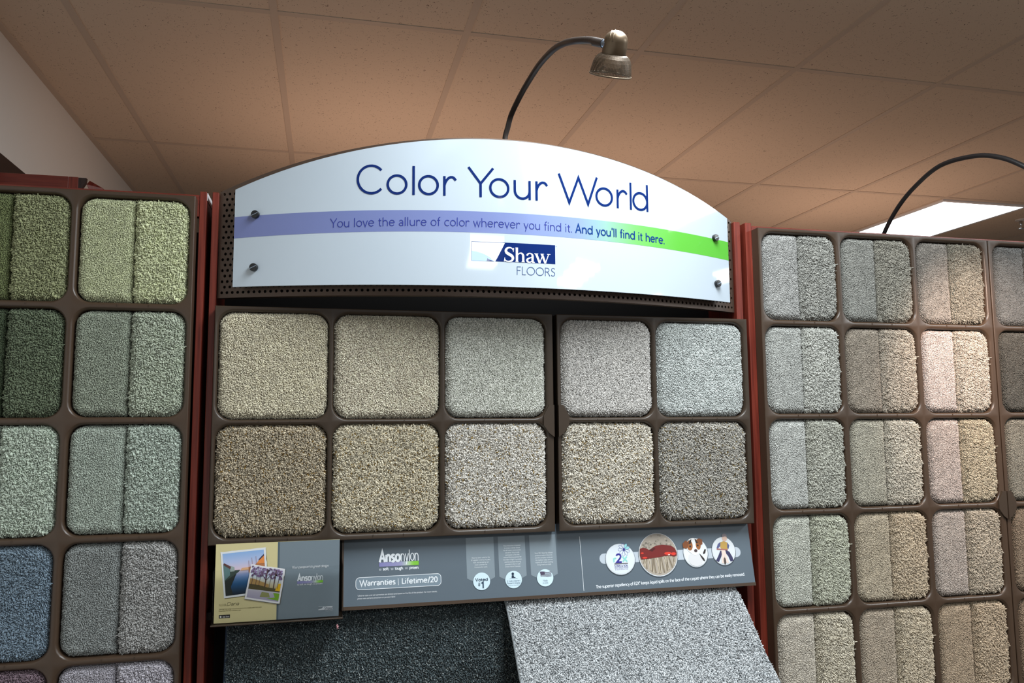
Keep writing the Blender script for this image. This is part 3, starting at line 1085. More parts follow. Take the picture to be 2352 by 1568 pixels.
class Canvas:
    """prints flat ink polygons on a surface; place(u, v, h) gives the point h above it"""

    def __init__(self, place, step=None):
        self.place, self.step, self.mb = place, step, MB()

    def tri(self, t, h, col):
        # keep the winding so that normals face out
        (ax, ay), (bx, by), (cx, cy) = t[:3]
        if (bx - ax) * (cy - ay) - (by - ay) * (cx - ax) < 0:
            t = t[::-1]
        self.mb.poly([self.place(u, v, h) for u, v in t], 0, col)

    def poly(self, pts, col, layer=1):
        self.k = getattr(self, 'k', 0) + 1
        h = layer * .00022 + (self.k % 23) * .000006
        pts = [tuple(p) for p in pts]
        if len(pts) <= 4 and not self.step:
            self.tri(pts, h, col)
            return
        tris = tessellate_polygon([[Vector((p[0], p[1], 0)) for p in pts]])
        for t in tris:
            q = [pts[i] for i in t]
            if self.step:
                lo, hi = min(p[0] for p in q), max(p[0] for p in q)
                k0, k1 = math.floor(lo / self.step), math.floor(hi / self.step)
                if k1 > k0:
                    for k in range(k0, k1 + 1):
                        c = clip(clip(q, k * self.step, 1), (k + 1) * self.step, -1)
                        if len(c) >= 3:
                            self.tri(c, h, col)
                    continue
            self.tri(q, h, col)

    def stroke(self, pts, w, col, layer=1):
        s = offset_strip(pts, w)
        for i in range(len(s) - 1):
            self.poly([s[i][0], s[i + 1][0], s[i + 1][1], s[i][1]], col, layer)

    def rect(self, u0, u1, v0, v1, col, layer=1):
        self.poly([(u0, v0), (u1, v0), (u1, v1), (u0, v1)], col, layer)

    def grad(self, u0, u1, v0, v1, stops, layer=1, n=24, vert=False, fu=None):
        """printed colour blend; stops: (t, colour)"""
        def cc(t):
            for (ta, ca), (tb, cb) in zip(stops[:-1], stops[1:]):
                if t <= tb:
                    f = 0 if tb == ta else max(0, (t - ta) / (tb - ta))
                    return tuple(a + (b - a) * f for a, b in zip(ca, cb))
            return stops[-1][1]
        h = layer * .00022
        for i in range(n):
            a, b = i / n, (i + 1) / n
            if vert:
                q = [(u0, v0 + (v1 - v0) * a), (u1, v0 + (v1 - v0) * a), (u1, v0 + (v1 - v0) * b), (u0, v0 + (v1 - v0) * b)]
                cs = [cc(a), cc(a), cc(b), cc(b)]
            else:
                q = [(u0 + (u1 - u0) * a, v0), (u0 + (u1 - u0) * b, v0), (u0 + (u1 - u0) * b, v1), (u0 + (u1 - u0) * a, v1)]
                cs = [cc(a), cc(b), cc(b), cc(a)]
            if fu:
                q = [fu(*p) for p in q]
            (ax, ay), (bx, by), (cx, cy) = q[:3]
            if (bx - ax) * (cy - ay) - (by - ay) * (cx - ax) < 0:
                q, cs = q[::-1], cs[::-1]
            self.mb.poly([self.place(u, v, h) for u, v in q], 0, cs)

    def disc(self, cx, cy, rx, ry, col, layer=1, n=36):
        self.poly([(cx + rx * math.cos(2 * math.pi * i / n), cy + ry * math.sin(2 * math.pi * i / n)) for i in range(n)], col, layer)

    def ring(self, cx, cy, rx, ry, w, col, layer=1, n=40):
        self.stroke([(cx + rx * math.cos(2 * math.pi * i / n), cy + ry * math.sin(2 * math.pi * i / n)) for i in range(n)] + [(cx + rx, cy)], w, col, layer)

    def width(self, text, track=0.0):
        return sum(G[ch][0] + track for ch in text) - track

    def text(self, text, u0, v0, u1, cap, w, col, layer=2, track=.06, slant=0.0, base=None, center=False):
        """stroke text filling u0..u1 from baseline v0; w = stroke width in cap heights"""
        tw = self.width(text, track)
        kx = (u1 - u0) / tw
        p = 0
        for ch in text:
            adv, strokes = G[ch]
            for s in strokes:
                q = []
                ws = w
                for x, y in s:
                    uu = u0 + (p + x) * kx + slant * y * cap
                    vv = v0 + y * cap + (base(uu) if base else 0)
                    q.append((uu, vv))
                self.stroke(q, w * cap, col, layer)
            p += adv + track

    def lines(self, rows, uc, vtop, lead, cap, w, col, layer=2, kx=None, left=None, track=.06):
        for i, t in enumerate(rows):
            wd = self.width(t, track) * cap * (kx or 1)
            a = left if left is not None else uc - wd / 2
            self.text(t, a, vtop - lead * i - cap, a + wd, cap, w, col, layer, track)


def clip(q, x, s):
    out = []
    n = len(q)
    for i in range(n):
        a, b = q[i], q[(i + 1) % n]
        ia, ib = s * (a[0] - x) >= 0, s * (b[0] - x) >= 0
        if ia:
            out.append(a)
        if ia != ib:
            f = (x - a[0]) / (b[0] - a[0])
            out.append((x, a[1] + (b[1] - a[1]) * f))
    return out


# ------------------------------------------------------------------ the arched sign
X0S, KS, YC = .682, .145 / .685 ** 2, -.10
_xs = np.linspace(-.75, .75, 3001)
_ss = np.concatenate([[0], np.cumsum(np.hypot(np.diff(_xs), np.diff(KS * _xs ** 2)))])
_ss -= np.interp(0, _xs, _ss)


def sign_pt(s, z, off):
    """s: arc length from the middle, off: distance in front of the perforated back panel"""
    x = float(np.interp(s, _ss, _xs))
    n = Vector((2 * KS * x, -1, 0)).normalized()
    return Vector((X0S + x, YC + KS * x * x, z)) + n * off


BF = .030           # front of the white board ahead of the back panel


def board_pt(u, v, h):
    # u is measured along the board's own front
    return sign_pt(u * BSC, v, BF + h)


BSC = .983
sign = empty('header_sign', (X0S, YC, 1.905), 'arched white sign reading Color Your World above the racks', 'sign')


def arc_z(s, zend, ztop, half):
    """circular top edge"""
    rise = ztop - zend
    Rr = (half ** 2 + rise ** 2) / (2 * rise)
    return ztop - Rr + math.sqrt(max(0, Rr ** 2 - s * s))


HB, ZB, ZE, ZT = .7035, 1.905, 2.166, 2.2995
HW_, BZB, BZE, BZT = .6605, 1.9253, 2.160, 2.2855

# perforated back panel
mb = MB()
ph, pv, hr = .01372, .01345, .0037
ncol = int(2 * HB / ph)
s_l = -HB + (2 * HB - ncol * ph) / 2


def quad_s(a, b, za, zb, zc, zd):
    """panel strip from a to b; za/zb bottom left/right, zc/zd top right/left"""
    mb.poly([sign_pt(a, za, 0), sign_pt(b, zb, 0), sign_pt(b, zc, 0), sign_pt(a, zd, 0)])


def hole_cell(a, b, z0, z1):
    n = 8
    ca, cz_ = (a + b) / 2, (z0 + z1) / 2
    inner = [(ca + hr * math.cos(2 * math.pi * (i + .5) / n + math.pi / 4 * 0), cz_ + hr * math.sin(2 * math.pi * (i + .5) / n)) for i in range(n)]
    outer = []
    for i in range(n):
        an = 2 * math.pi * (i + .5) / n
        c_, s_ = math.cos(an), math.sin(an)
        if i in (0, 7):
            outer.append((b, cz_ + math.copysign((z1 - z0) / 2, s_)))
        elif i in (1, 2):
            outer.append((b if i == 1 else a, z1))
        elif i in (3, 4):
            outer.append((a, cz_ + math.copysign((z1 - z0) / 2, s_)))
        else:
            outer.append((a if i == 5 else b, z0))
    pts = [sign_pt(*p, 0) for p in outer] + [sign_pt(*p, 0) for p in inner] + [sign_pt(*p, -.004) for p in inner]
    fs = []
    for i in range(n):
        j = (i + 1) % n
        if (Vector(outer[i]) - Vector(outer[j])).length > 1e-9:
            fs.append((i, j, n + j, n + i))
        else:
            fs.append((i, n + j, n + i))
        fs.append((n + i, n + j, 2 * n + j, 2 * n + i))
    mb.faces(pts, fs)


nrow_side = 19
zlow = ZB + .006
# bottom margin strip
for c in range(ncol):
    a = s_l + c * ph
    quad_s(a, a + ph, ZB, ZB, zlow, zlow)
for row in range(nrow_side):
    z0 = zlow + row * pv
    odd = row % 2
    for c in range(ncol):
        a = s_l + c * ph + (ph / 2 if odd else 0)
        if odd and c == ncol - 1:
            continue
        inside = 5 <= c < ncol - 5
        if row < 3 or not inside:
            hole_cell(a, a + ph, z0, z0 + pv)
        else:
            quad_s(a, a + ph, z0, z0, z0 + pv, z0 + pv)
    if odd:
        quad_s(s_l, s_l + ph / 2, z0, z0, z0 + pv, z0 + pv)
        quad_s(s_l + ncol * ph - ph / 2, s_l + ncol * ph, z0, z0, z0 + pv, z0 + pv)
zt0 = zlow + nrow_side * pv
NA = 80
for c in range(NA):
    a, b = s_l + ncol * ph * c / NA, s_l + ncol * ph * (c + 1) / NA
    quad_s(a, b, zt0, zt0, max(zt0 + 1e-4, arc_z(b, ZE, ZT, HB)), max(zt0 + 1e-4, arc_z(a, ZE, ZT, HB)))
# side margins and folded rim
for s0, s1 in ((-HB, s_l), (s_l + ncol * ph, HB)):
    quad_s(s0, s1, ZB, ZB, ZE, ZE)
rim = [(-HB, ZB)] + [(-HB + 2 * HB * i / NA, ZB) for i in range(1, NA)] + [(HB, ZB)] + [(HB - 2 * HB * i / NA, arc_z(HB - 2 * HB * i / NA, ZE, ZT, HB)) for i in range(NA + 1)]
n = len(rim)
mb.faces([sign_pt(*p, 0) for p in rim] + [sign_pt(*p, -.018) for p in rim], [(i, (i + 1) % n + 0, n + (i + 1) % n, n + i) for i in range(n)])
part(mb, 'perforated_panel', M['perf'], sign)
mb = MB()
for c in range(NA):
    a, b = -HB + 2 * HB * c / NA, -HB + 2 * HB * (c + 1) / NA
    mb.poly([sign_pt(a, ZB, -.016), sign_pt(b, ZB, -.016), sign_pt(b, arc_z(b, ZE, ZT, HB) - .002, -.016), sign_pt(a, arc_z(a, ZE, ZT, HB) - .002, -.016)])
part(mb, 'dark_backing', M['black_board'], sign)  # dark sheet added behind the holes to keep them unlit

# white acrylic board
mb = MB()
front, back = [], []
for c in range(NA + 1):
    s = -HW_ + 2 * HW_ * c / NA
    zt_ = arc_z(s, BZE, BZT, HW_)
    for off in (BF, BF - .006):
        mb.v += [tuple(sign_pt(s * BSC, BZB, off)), tuple(sign_pt(s * BSC, zt_, off))]
for c in range(NA):
    i, j = c * 4, c * 4 + 4
    for f in ((i, j, j + 1, i + 1), (i + 3, j + 3, j + 2, i + 2), (i + 1, j + 1, j + 3, i + 3), (i + 2, j + 2, j, i)):
        mb.f.append(list(f)); mb.m.append(0); mb.c.append((182, 194, 205))
for i, f in ((0, (0, 1, 3, 2)), (NA * 4, (0, 2, 3, 1))):
    mb.f.append([i + k for k in f]); mb.m.append(0); mb.c.append((182, 194, 205))
cv = Canvas(board_pt, .02)
NAVY = (14, 40, 100)


def stripe_y(u, v):
    # the stripe is a shallow arch, v in 0..1
    c = 1 - (u / .66) ** 2
    return (u, 2.0415 + .0125 * c + v * .0515)


cv.grad(-.6605, .6605, 0, 1, [(0, (110, 120, 170)), (.45, (118, 130, 178)), (.63, (132, 150, 188)), (.69, (136, 176, 166)), (.76, (112, 184, 100)), (.86, (94, 178, 66)), (1, (92, 177, 64))], 1, 90, fu=stripe_y)
# title
tw = .081
title = [('C', -.3668, .0715), ('o', -.2965, .0725), ('l', -.2388, .073), ('o', -.2225, .0725), ('r', -.1652, .072), ('Y', -.1045, .0790), ('o', -.0530, .0735), ('u', .0052, .0715), ('r', .0601, .0715), ('W', .1215, .0795), ('o', .2215, .0735), ('r', .2800, .072), ('l', .3180, .0735), ('d', .3288, .0708)]
CAP = .0728
for ch, u0, kx in title:
    for s in G[ch][1]:
        sx_ = kx if ch not in 'Cr' else (.0690 if ch == 'C' else .070)
        pts = [(u0 + x * sx_, 2.1405 + y * CAP) for x, y in s]
        if ch == 'C':
            # the ends of the C are cut upright
            pts = [(min(p[0], -.3045), p[1]) for p in pts]
        cv.stroke(pts, tw * CAP, NAVY, 3)


def tag_base(u):
    return .0075 * (1 - ((u) / .43) ** 2)


cv.text('You love the allure of color wherever you find it.', -.4275, 2.0605, .1570, .0220, .085, (52, 62, 138), 3, .10, base=tag_base)
cv.text("And you'll find it here.", .1655, 2.0605, .4270, .0225, .135, (22, 58, 122), 3, .10, base=tag_base)

# brand mark
L0, L1, LZ0, LZ1 = -.0960, .1110, 1.9855, 2.0315
cv.rect(L0, L1, LZ0, LZ1, (236, 242, 248), 1)
cv.stroke([(L0, LZ1), (L1, LZ1)], .0013, NAVY, 2)
cv.stroke([(L0, LZ0), (L0, LZ1)], .0010, NAVY, 2)
edge = [(-.0148, LZ1), (-.0195, 2.0225), (-.0250, 2.0120), (-.0300, 2.0020), (-.0345, 1.9935), (-.0390, LZ0)]
cv.poly([(L1, LZ0), (L1, LZ1)] + edge, NAVY, 2)
sl = [(L0, 2.0095), (-.083, 2.0080), (-.068, 2.0035), (-.052, 1.9955), (-.0415, LZ0), (L0, LZ0)]
cv.poly(sl, (126, 160, 222), 2)
cv.poly([(-.060, LZ0), (-.058, 1.9925), (-.048, 1.9875), (-.0415, LZ0)], NAVY, 3)


def wst(pts, ws, layer=4, col=(238, 243, 250)):
    if len(pts) > 3:
        q, qw = [], []
        for i in range(len(pts) - 1):
            p0, p1, p2, p3 = pts[max(i - 1, 0)], pts[i], pts[i + 1], pts[min(i + 2, len(pts) - 1)]
            for k in range(5):
                t = k / 5
                q.append(tuple(.5 * (2 * b + (c - a) * t + (2 * a - 5 * b + 4 * c - d) * t * t + (3 * b - a - 3 * c + d) * t ** 3) for a, b, c, d in zip(p0, p1, p2, p3)))
                qw.append(ws[i] + (ws[i + 1] - ws[i]) * t)
        pts, ws = q + [pts[-1]], qw + [ws[-1]]
    s = offset_strip(pts, ws)
    for i in range(len(s) - 1):
        cv.poly([s[i][0], s[i + 1][0], s[i + 1][1], s[i][1]], col, layer)


zb = 1.9862


def sv(x, y):
    return (-.0195 + x, zb + y)


# S h a w with thick and thin strokes
wst([sv(.0245, .0275), sv(.0225, .0315), sv(.0170, .0340), sv(.0100, .0325), sv(.0065, .0270), sv(.0085, .0215), sv(.0150, .0175), sv(.0215, .0135), sv(.0235, .0080), sv(.0205, .0025), sv(.0130, .0003), sv(.0060, .0020), sv(.0035, .0065)], [.0022, .0026, .0030, .0044, .0060, .0068, .0072, .0068, .0060, .0044, .0030, .0026, .0022])
wst([sv(.0258, .0335), sv(.0245, .0235)], [.0016, .0010]); wst([sv(.0022, .0000), sv(.0038, .0100)], [.0016, .0010])
wst([sv(.0335, .0), sv(.0335, .0350)], [.0056, .0056]); wst([sv(.0300, .0342), sv(.0335, .0342)], [.0014, .0014]); wst([sv(.0295, .0006), sv(.0375, .0006)], [.0013, .0013])
wst([sv(.0355, .0170), sv(.0395, .0208), sv(.0445, .0215), sv(.0480, .0185), sv(.0490, .0140), sv(.0490, .0)], [.0018, .0024, .0034, .0048, .0054, .0054]); wst([sv(.0450, .0006), sv(.0530, .0006)], [.0013, .0013])
wst([sv(.0585, .0165), sv(.0610, .0205), sv(.0665, .0222), sv(.0715, .0195), sv(.0725, .0150), sv(.0725, .0035), sv(.0745, .0005), sv(.0780, .0010)], [.0042, .0034, .0022, .0040, .0054, .0054, .0036, .0016])
wst([sv(.0715, .0125), sv(.0655, .0110), sv(.0600, .0080), sv(.0590, .0040), sv(.0625, .0005), sv(.0680, .0015), sv(.0720, .0045)], [.0016, .0026, .0042, .0052, .0036, .0022, .0016])
wst([sv(.0815, .0222), sv(.0905, -.0005)], [.0056, .0050]); wst([sv(.0905, -.0005), sv(.0985, .0215)], [.0022, .0020]); wst([sv(.0960, .0222), sv(.1050, -.0005)], [.0056, .0050]); wst([sv(.1050, -.0005), sv(.1135, .0225)], [.0022, .0020])
for a, b in ((.0770, .0870), (.0925, .1015), (.1095, .1180)):
    wst([sv(a, .0222), sv(b, .0222)], [.0012, .0012])
cv.text('FLOORS', .0130, 1.9550, .1110, .0205, .075, (70, 92, 130), 2, .06)
cv.ring(.1135, 2.0295, .0011, .0011, .0004, (90, 110, 150), 2, 12)
n0 = len(mb.v)
mb.v += cv.mb.v
for f, c in zip(cv.mb.f, cv.mb.c):
    mb.f.append([n0 + i for i in f]); mb.m.append(0); mb.c.append(c)
part(mb, 'sign_board', M['ink_gloss'], sign, ink=True)

# stand-off knobs
for s, z in ((-.607, 2.0962), (-.6075, 1.9695), (.606, 2.0973), (.609, 1.9717)):
    p, q = sign_pt(s * BSC, z, -.001), sign_pt(s * BSC, z, 1)
    ax = (q - p).normalized()
    mb = MB()
    mb.lathe(p, ax, [(0, .0045), (.0302, .0045), (.0302, .0092), (.0385, .0096), (.0400, .0088), (.0404, .0)], 28)
    t = Vector((0, 0, 1)).cross(ax).normalized() * .8 + Vector((0, 0, .35))
    t = (t - ax * t.dot(ax)).normalized()
    w_ = ax.cross(t)
    c = p + ax * .0406
    for sg in (-.0009, .0009):
        pass
    k = part(mb, 'stand_off_knob', M['knob'], sign, True)
    mb = MB()
    mb.faces([c + t * .0085 + w_ * .0007, c - t * .0085 + w_ * .0007, c - t * .0085 - w_ * .0007, c + t * .0085 - w_ * .0007], [(0, 1, 2, 3)])
    o = mb.build('slot', M['steel'], None)
    o.parent = k
    o.matrix_parent_inverse = Matrix.Translation(-Vector(sign.location))

# ------------------------------------------------------------------ information board below the racks
IP0, IP1 = Vector((0, .0335, 1.345)), Vector((0, -.0005, 1.172))
IE = (IP1 - IP0)
IL = IE.length
IE.normalize()
IN = Vector((1, 0, 0)).cross(IE).normalized()
if IN.y > 0:
    IN = -IN


def info_pt(u, v, h):
    """u across, v measured down the board"""
    return IP0 + Vector((u, 0, 0)) - Vector((0, 0, 0)) + IE * (-v) + IN * h


info = empty('information_board', (.84, .02, 1.172), 'long gray information board with round pictures above the draped carpets', 'information board')
BX0, BX1 = .3035, 1.3725
mb = MB()
cs = []
for u in (BX0, BX1):
    for v in (0, -.1715):
        cs.append((u, v))
f_ = [info_pt(u, v, 0) for u, v in cs] + [info_pt(u, v, -.006) for u, v in cs]
mb.faces(f_, [(0, 1, 3, 2), (4, 6, 7, 5), (0, 4, 5, 1), (2, 3, 7, 6), (0, 2, 6, 4), (1, 5, 7, 3)], 0, (92, 104, 114))
cv = Canvas(info_pt)
WH = (226, 232, 238)
GRY = (128, 141, 150)
# three hanging banners
for a, b, vt, vb, vp in ((.5985, .6685, -.026, -.1222, -.1335), (.6795, .7490, -.026, -.1222, -.1335), (.7604, .8295, -.026, -.1222, -.1335)):
    cv.poly([(a, vt), (a, vb), ((a + b) / 2, vp - .006), (b, vb), (b, vt)], GRY, 1)
SM = .0052
t1 = ['Shaw has been voted as the', '#1 supplier in terms of quality', 'style, and service by our', 'retail customers for', '8 consecutive years.']
t2 = ['Shaw Industries is honored', 'to create a better future', 'for all those in communities', 'we serve. We proudly', 'participate as the only', 'national flooring sponsor for', 'the Make A Right Foundation', 'and the exclusive flooring', 'provider to the St. Jude', 'Dream Home Giveaway.']
t3 = ['Since 1967, Shaw has offered', 'products made in the U.S.A.', 'and the company continues', 'this tradition today with the', 'majority of its floor covering', 'being American-made.']
for rows, uc, vt in ((t1, .6345, -.0725), (t2, .7150, -.0470), (t3, .7960, -.0685)):
    cv.lines(rows, uc, vt, .0056, .0034, .12, (206, 214, 220), 2, .84)
for uc in (.6345, .7150, .7960):
    cv.disc(uc, -.1312, .0222, .0212, (70, 84, 96), 2)
    cv.disc(uc, -.1305, .0212, .0206, (204, 226, 236), 3)
cv.text('Voted', .6190, -.1300, .6500, .0072, .20, (42, 62, 84), 4, .08)
cv.text('#', .6250, -.1420, .6312, .0090, .10, (42, 62, 84), 4)
cv.text('1', .6325, -.1470, .6420, .0150, .22, (42, 62, 84), 4)
# child at prayer emblem
cv.disc(.7135, -.1170, .0032, .0034, (40, 56, 74), 4)
cv.poly([(.7105, -.1205), (.7160, -.1205), (.7165, -.1250), (.7195, -.1245), (.7200, -.1270), (.7100, -.1270)], (40, 56, 74), 4)
cv.stroke([(.7050, -.1285), (.7100, -.1270), (.7190, -.1272), (.7250, -.1290)], .0006, (110, 130, 150), 4)
cv.lines(["St. Jude Children's", 'Research Hospital'], .7150, -.1315, .0052, .0040, .10, (96, 118, 140), 4, .82)
cv.lines(['Finding cures. Saving children.'], .7150, -.1425, .004, .0022, .10, (140, 160, 176), 4, .8)
# flag
for i in range(6):
    w0 = .0012 * math.sin(i)
    cv.stroke([(.7840 + x * .0285 + (i % 2) * .0005, -.1165 - i * .0021 + .0010 * math.sin(6.3 * x + .5) + .0 * w0) for x in (0, .15, .3, .45, .6, .75, .9, 1)], .00105, (92, 80, 92), 4)
cv.poly([(.7830, -.1150), (.7950, -.1155), (.7958, -.1230), (.7850, -.1230)], (80, 72, 92), 5)
cv.lines(['Made', 'in USA'], .7960, -.1345, .0058, .0044, .10, (110, 126, 140), 4, .85)
# thin divider
cv.stroke([(.8938, -.034), (.8947, -.1670)], .0012, (216, 222, 228), 2)


def wide_mark(u0, u1, v0, cap, split, sub=True, dim=1.0, canvas=None):
    """heavy condensed word joined to a light one over a lilac to green bar"""
    c_ = canvas or cv
    um = u0 + (u1 - u0) * split
    c_.text('Anso', u0 + .001 * cap / .02, v0, um, cap, .21, WH, 4, .12)
    c_.text('nylon', um + cap * .06, v0, u1, cap * 1.08, .075, WH, 4, .06)
    c_.grad(u0, u1, v0 - cap * .40, v0 - cap * .02, [(0, (128, 128, 178)), (.55, (150, 150, 188)), (.72, (186, 206, 186)), (.85, (130, 196, 70)), (1, (122, 190, 58))], 3, 16)


wide_mark(.3862, .4812, -.0742, .0255, .53)
cv.text('so', .3862, -.0930, .3915, .0060, .12, (206, 212, 220), 2); cv.text('soft.', .3955, -.0930, .4100, .0066, .20, WH, 2)
cv.text('so', .4140, -.0930, .4200, .0060, .12, (206, 212, 220), 2); cv.text('tough.', .4240, -.0930, .4440, .0066, .20, WH, 2)
cv.text('so', .4482, -.0930, .4545, .0060, .12, (206, 212, 220), 2); cv.text('proven.', .4590, -.0930, .4815, .0066, .20, WH, 2)
# warranty pill
pill = rr_outline(.3318, .5345, -.1345, -.1070, .0090, 8)
cv.poly(pill, (122, 138, 150), 1)
cv.stroke(pill + pill[:1], .0013, WH, 2)
cv.text('Warranties', .3405, -.1262, .4245, .0128, .19, WH, 3, .08)
cv.stroke([(.4313, -.1130), (.4320, -.1290)], .0012, WH, 3)
cv.text('Lifetime/20', .4402, -.1262, .5260, .0128, .18, WH, 3, .08)
cv.text('*Lifetime stain and soil warranties are limited and based on the life of the product. For more details,', .3357, -.1496, .5245, .0036, .14, (206, 212, 218), 2)
cv.text('please see warranty brochure or product label.', .3357, -.1560, .4245, .0036, .14, (206, 212, 218), 2)
cv.text('The superior repellency of R2X^ keeps liquid spills on the face of the carpet where they can be easily removed.', .9276, -.1632, 1.3445, .0080, .15, WH, 2, .07, base=lambda u: .0105 * (u - .9276) / .417)
# picture row joined by a pale bar
pb = rr_outline(.9430, 1.3410, -.1045, -.0790, .0125, 8)
cv.poly(pb, (184, 194, 204), 1)
for cx, cy, rx, ry, colr in ((.9990, -.0950, .0400, .0385, (214, 222, 230)), (1.1045, -.0885, .0545, .0545, (170, 160, 148)), (1.2105, -.0880, .0350, .0370, (222, 228, 232)), (1.2920, -.0875, .0340, .0360, (212, 218, 222))):
    cv.disc(cx, cy - .0015, rx + .0012, ry + .0012, (62, 72, 80), 2)
    cv.disc(cx, cy, rx, ry, (206, 212, 218), 3)
    cv.disc(cx, cy + .0006, rx - .0018, ry - .0018, colr, 4)
# emblem with flower
for k in range(9):
    a = math.radians(20 + 40 * k)
    c, s = math.cos(a), math.sin(a)
    pet = [(1.0110 + (x * c - y * s) * .0165, -.0715 + (x * s + y * c) * .0165) for x, y in A(.62, 0, .38, .20, 0, 360, 18)]
    if k in (0, 1):
        cv.poly(pet[:-1], (150, 214, 214), 5)
    cv.stroke(pet, .0006, (96, 110, 168), 6)
cv.disc(1.0110, -.0715, .0030, .0036, (50, 52, 130), 6)
cv.text('r', .9800, -.1020, .9870, .0155, .24, (140, 206, 200), 5)
cv.text('2', .9870, -.1030, 1.0030, .0215, .20, (52, 48, 140), 6)
cv.text('x', 1.0040, -.1020, 1.0180, .0200, .20, (140, 206, 200), 5)
cv.rect(.9815, 1.0185, -.1075, -.1045, (112, 112, 118), 5)
cv.text('STAIN & SOIL', .9815, -.1135, 1.0185, .0045, .20, (64, 60, 132), 5)
cv.text('RESISTANCE SYSTEM', .9820, -.1175, 1.0185, .0028, .16, (110, 112, 158), 5)
cv.text('& ODOR REDUCTION', .9825, -.1212, 1.0180, .0024, .16, (130, 132, 170), 5)
# spill on cut yarn
rs = random.Random(3)
for k in range(150):
    a, q = rs.uniform(0, 6.283), math.sqrt(rs.random())
    x, y = 1.1045 + .049 * q * math.cos(a), -.088 + .049 * q * math.sin(a)
    if y > -.075:
        t = rs.uniform(110, 190)
        cv.disc(x, y, .0028, .0024, (t, t * .95, t * .86), 5, 8)
for k in range(17):
    x = 1.1045 - .045 + .09 * k / 16
    hgt = math.sqrt(max(0, .0505 ** 2 - (x - 1.1045) ** 2))
    pts = [(x + .003 * math.sin(k * 1.7 + t * 2.4) + (k - 8) * .0006 * (t - 1), -.089 - (hgt - .003) * t) for t in (0, .25, .5, .75, .97)]
    tone = (196, 184, 164) if k % 2 else (150, 138, 120)
    cv.stroke(pts, .0052, tone, 6)
    cv.stroke(pts, .0012, (112, 100, 84), 7)
cv.poly([(1.0545, -.072), (1.0640, -.0690), (1.0745, -.0720), (1.0800, -.0760), (1.0900, -.0705), (1.1000, -.0655), (1.1180, -.0640), (1.1420, -.0670), (1.1520, -.0740), (1.1570, -.0850), (1.1560, -.0930), (1.1480, -.0955), (1.1350, -.0925), (1.1200, -.0930), (1.1050, -.0950), (1.0880, -.0965), (1.0700, -.0980), (1.0560, -.0985), (1.0530, -.088)], (112, 34, 32), 8)
for x, y, a_, b_ in ((1.131, -.0865, .010, .0035), (1.147, -.088, .007, .0035), (1.066, -.0945, .007, .0022), (1.060, -.083, .004, .002)):
    cv.disc(x, y, a_, b_, (214, 60, 44), 9, 14)
cv.disc(1.1340, -.0900, .003, .0013, (240, 214, 206), 10, 10)
cv.poly([(1.078, -.076), (1.088, -.080), (1.098, -.073), (1.094, -.070)], (76, 22, 24), 9)
# puppy
PW, PB, PK = (232, 232, 232), (150, 92, 50), (52, 44, 42)
cv.poly([(1.1950, -.1185), (1.1880, -.108), (1.1905, -.094), (1.2010, -.088), (1.2150, -.088), (1.2230, -.096), (1.2280, -.108), (1.2255, -.1185), (1.2180, -.1215), (1.2105, -.1230), (1.2030, -.1215)], (214, 214, 216), 6)
cv.poly([(1.2205, -.0900), (1.2260, -.0960), (1.2330, -.1040), (1.2350, -.1110), (1.2300, -.1090), (1.2235, -.0990)], PK, 7)
cv.poly([(1.2310, -.0900), (1.2370, -.0800), (1.2410, -.0810), (1.2380, -.0900), (1.2330, -.0930)], PK, 7)
cv.disc(1.2060, -.0705, .0200, .0200, PW, 7)
cv.disc(1.2085, -.0850, .0110, .0090, PW, 7)
cv.disc(1.1955, -.0690, .0085, .0130, PB, 8); cv.disc(1.2200, -.0690, .0070, .0120, PB, 8)
cv.poly([(1.1935, -.0620), (1.1850, -.0560), (1.1755, -.0640), (1.1760, -.0740), (1.1850, -.0775), (1.1905, -.0715)], (126, 74, 42), 9)
cv.poly([(1.2150, -.0560), (1.2240, -.0520), (1.2330, -.0560), (1.2325, -.0670), (1.2270, -.0700), (1.2210, -.0640)], (126, 74, 42), 9)
cv.poly([(1.2020, -.0530), (1.1945, -.0580), (1.1930, -.0660), (1.2000, -.0640)], PK, 9); cv.poly([(1.2110, -.0525), (1.2190, -.0570), (1.2200, -.0650), (1.2140, -.0640)], PK, 9)
cv.disc(1.1965, -.0715, .0026, .0026, (40, 36, 40), 10, 12); cv.disc(1.2185, -.0700, .0024, .0024, (40, 36, 40), 10, 12)
cv.disc(1.2110, -.0830, .0048, .0040, (70, 56, 58), 10, 14)
# child on a balance bike
cv.disc(1.2985, -.0545, .0072, .0090, (206, 176, 160), 6)
cv.poly([(1.2915, -.0520), (1.2925, -.0450), (1.2990, -.0425), (1.3055, -.0460), (1.3060, -.0530), (1.3010, -.0500)], (120, 112, 116), 7)
cv.poly([(1.2830, -.0650), (1.2950, -.0620), (1.3050, -.0660), (1.3070, -.0820), (1.2900, -.0850), (1.2830, -.0780)], (184, 150, 80), 6)
cv.poly([(1.2850, -.0640), (1.2770, -.0690), (1.2720, -.0790), (1.2755, -.0810), (1.2835, -.0740)], (86, 92, 136), 7)
cv.poly([(1.3050, -.0660), (1.3100, -.0740), (1.3060, -.0830), (1.3030, -.0800)], (86, 92, 136), 7)
cv.poly([(1.2820, -.0860), (1.2740, -.1000), (1.2660, -.1110), (1.2740, -.1150), (1.2830, -.1010), (1.2880, -.0880)], (58, 58, 92), 6)
cv.poly([(1.2980, -.0850), (1.3080, -.0900), (1.3150, -.1040), (1.3170, -.1130), (1.3080, -.1150), (1.3030, -.1010), (1.2950, -.0900)], (58, 58, 92), 6)
cv.poly([(1.2850, -.0830), (1.2960, -.0830), (1.2980, -.0980), (1.3030, -.1180), (1.2960, -.1190), (1.2920, -.1000), (1.2890, -.1190), (1.2820, -.1180), (1.2850, -.0980)], (224, 206, 196), 7)
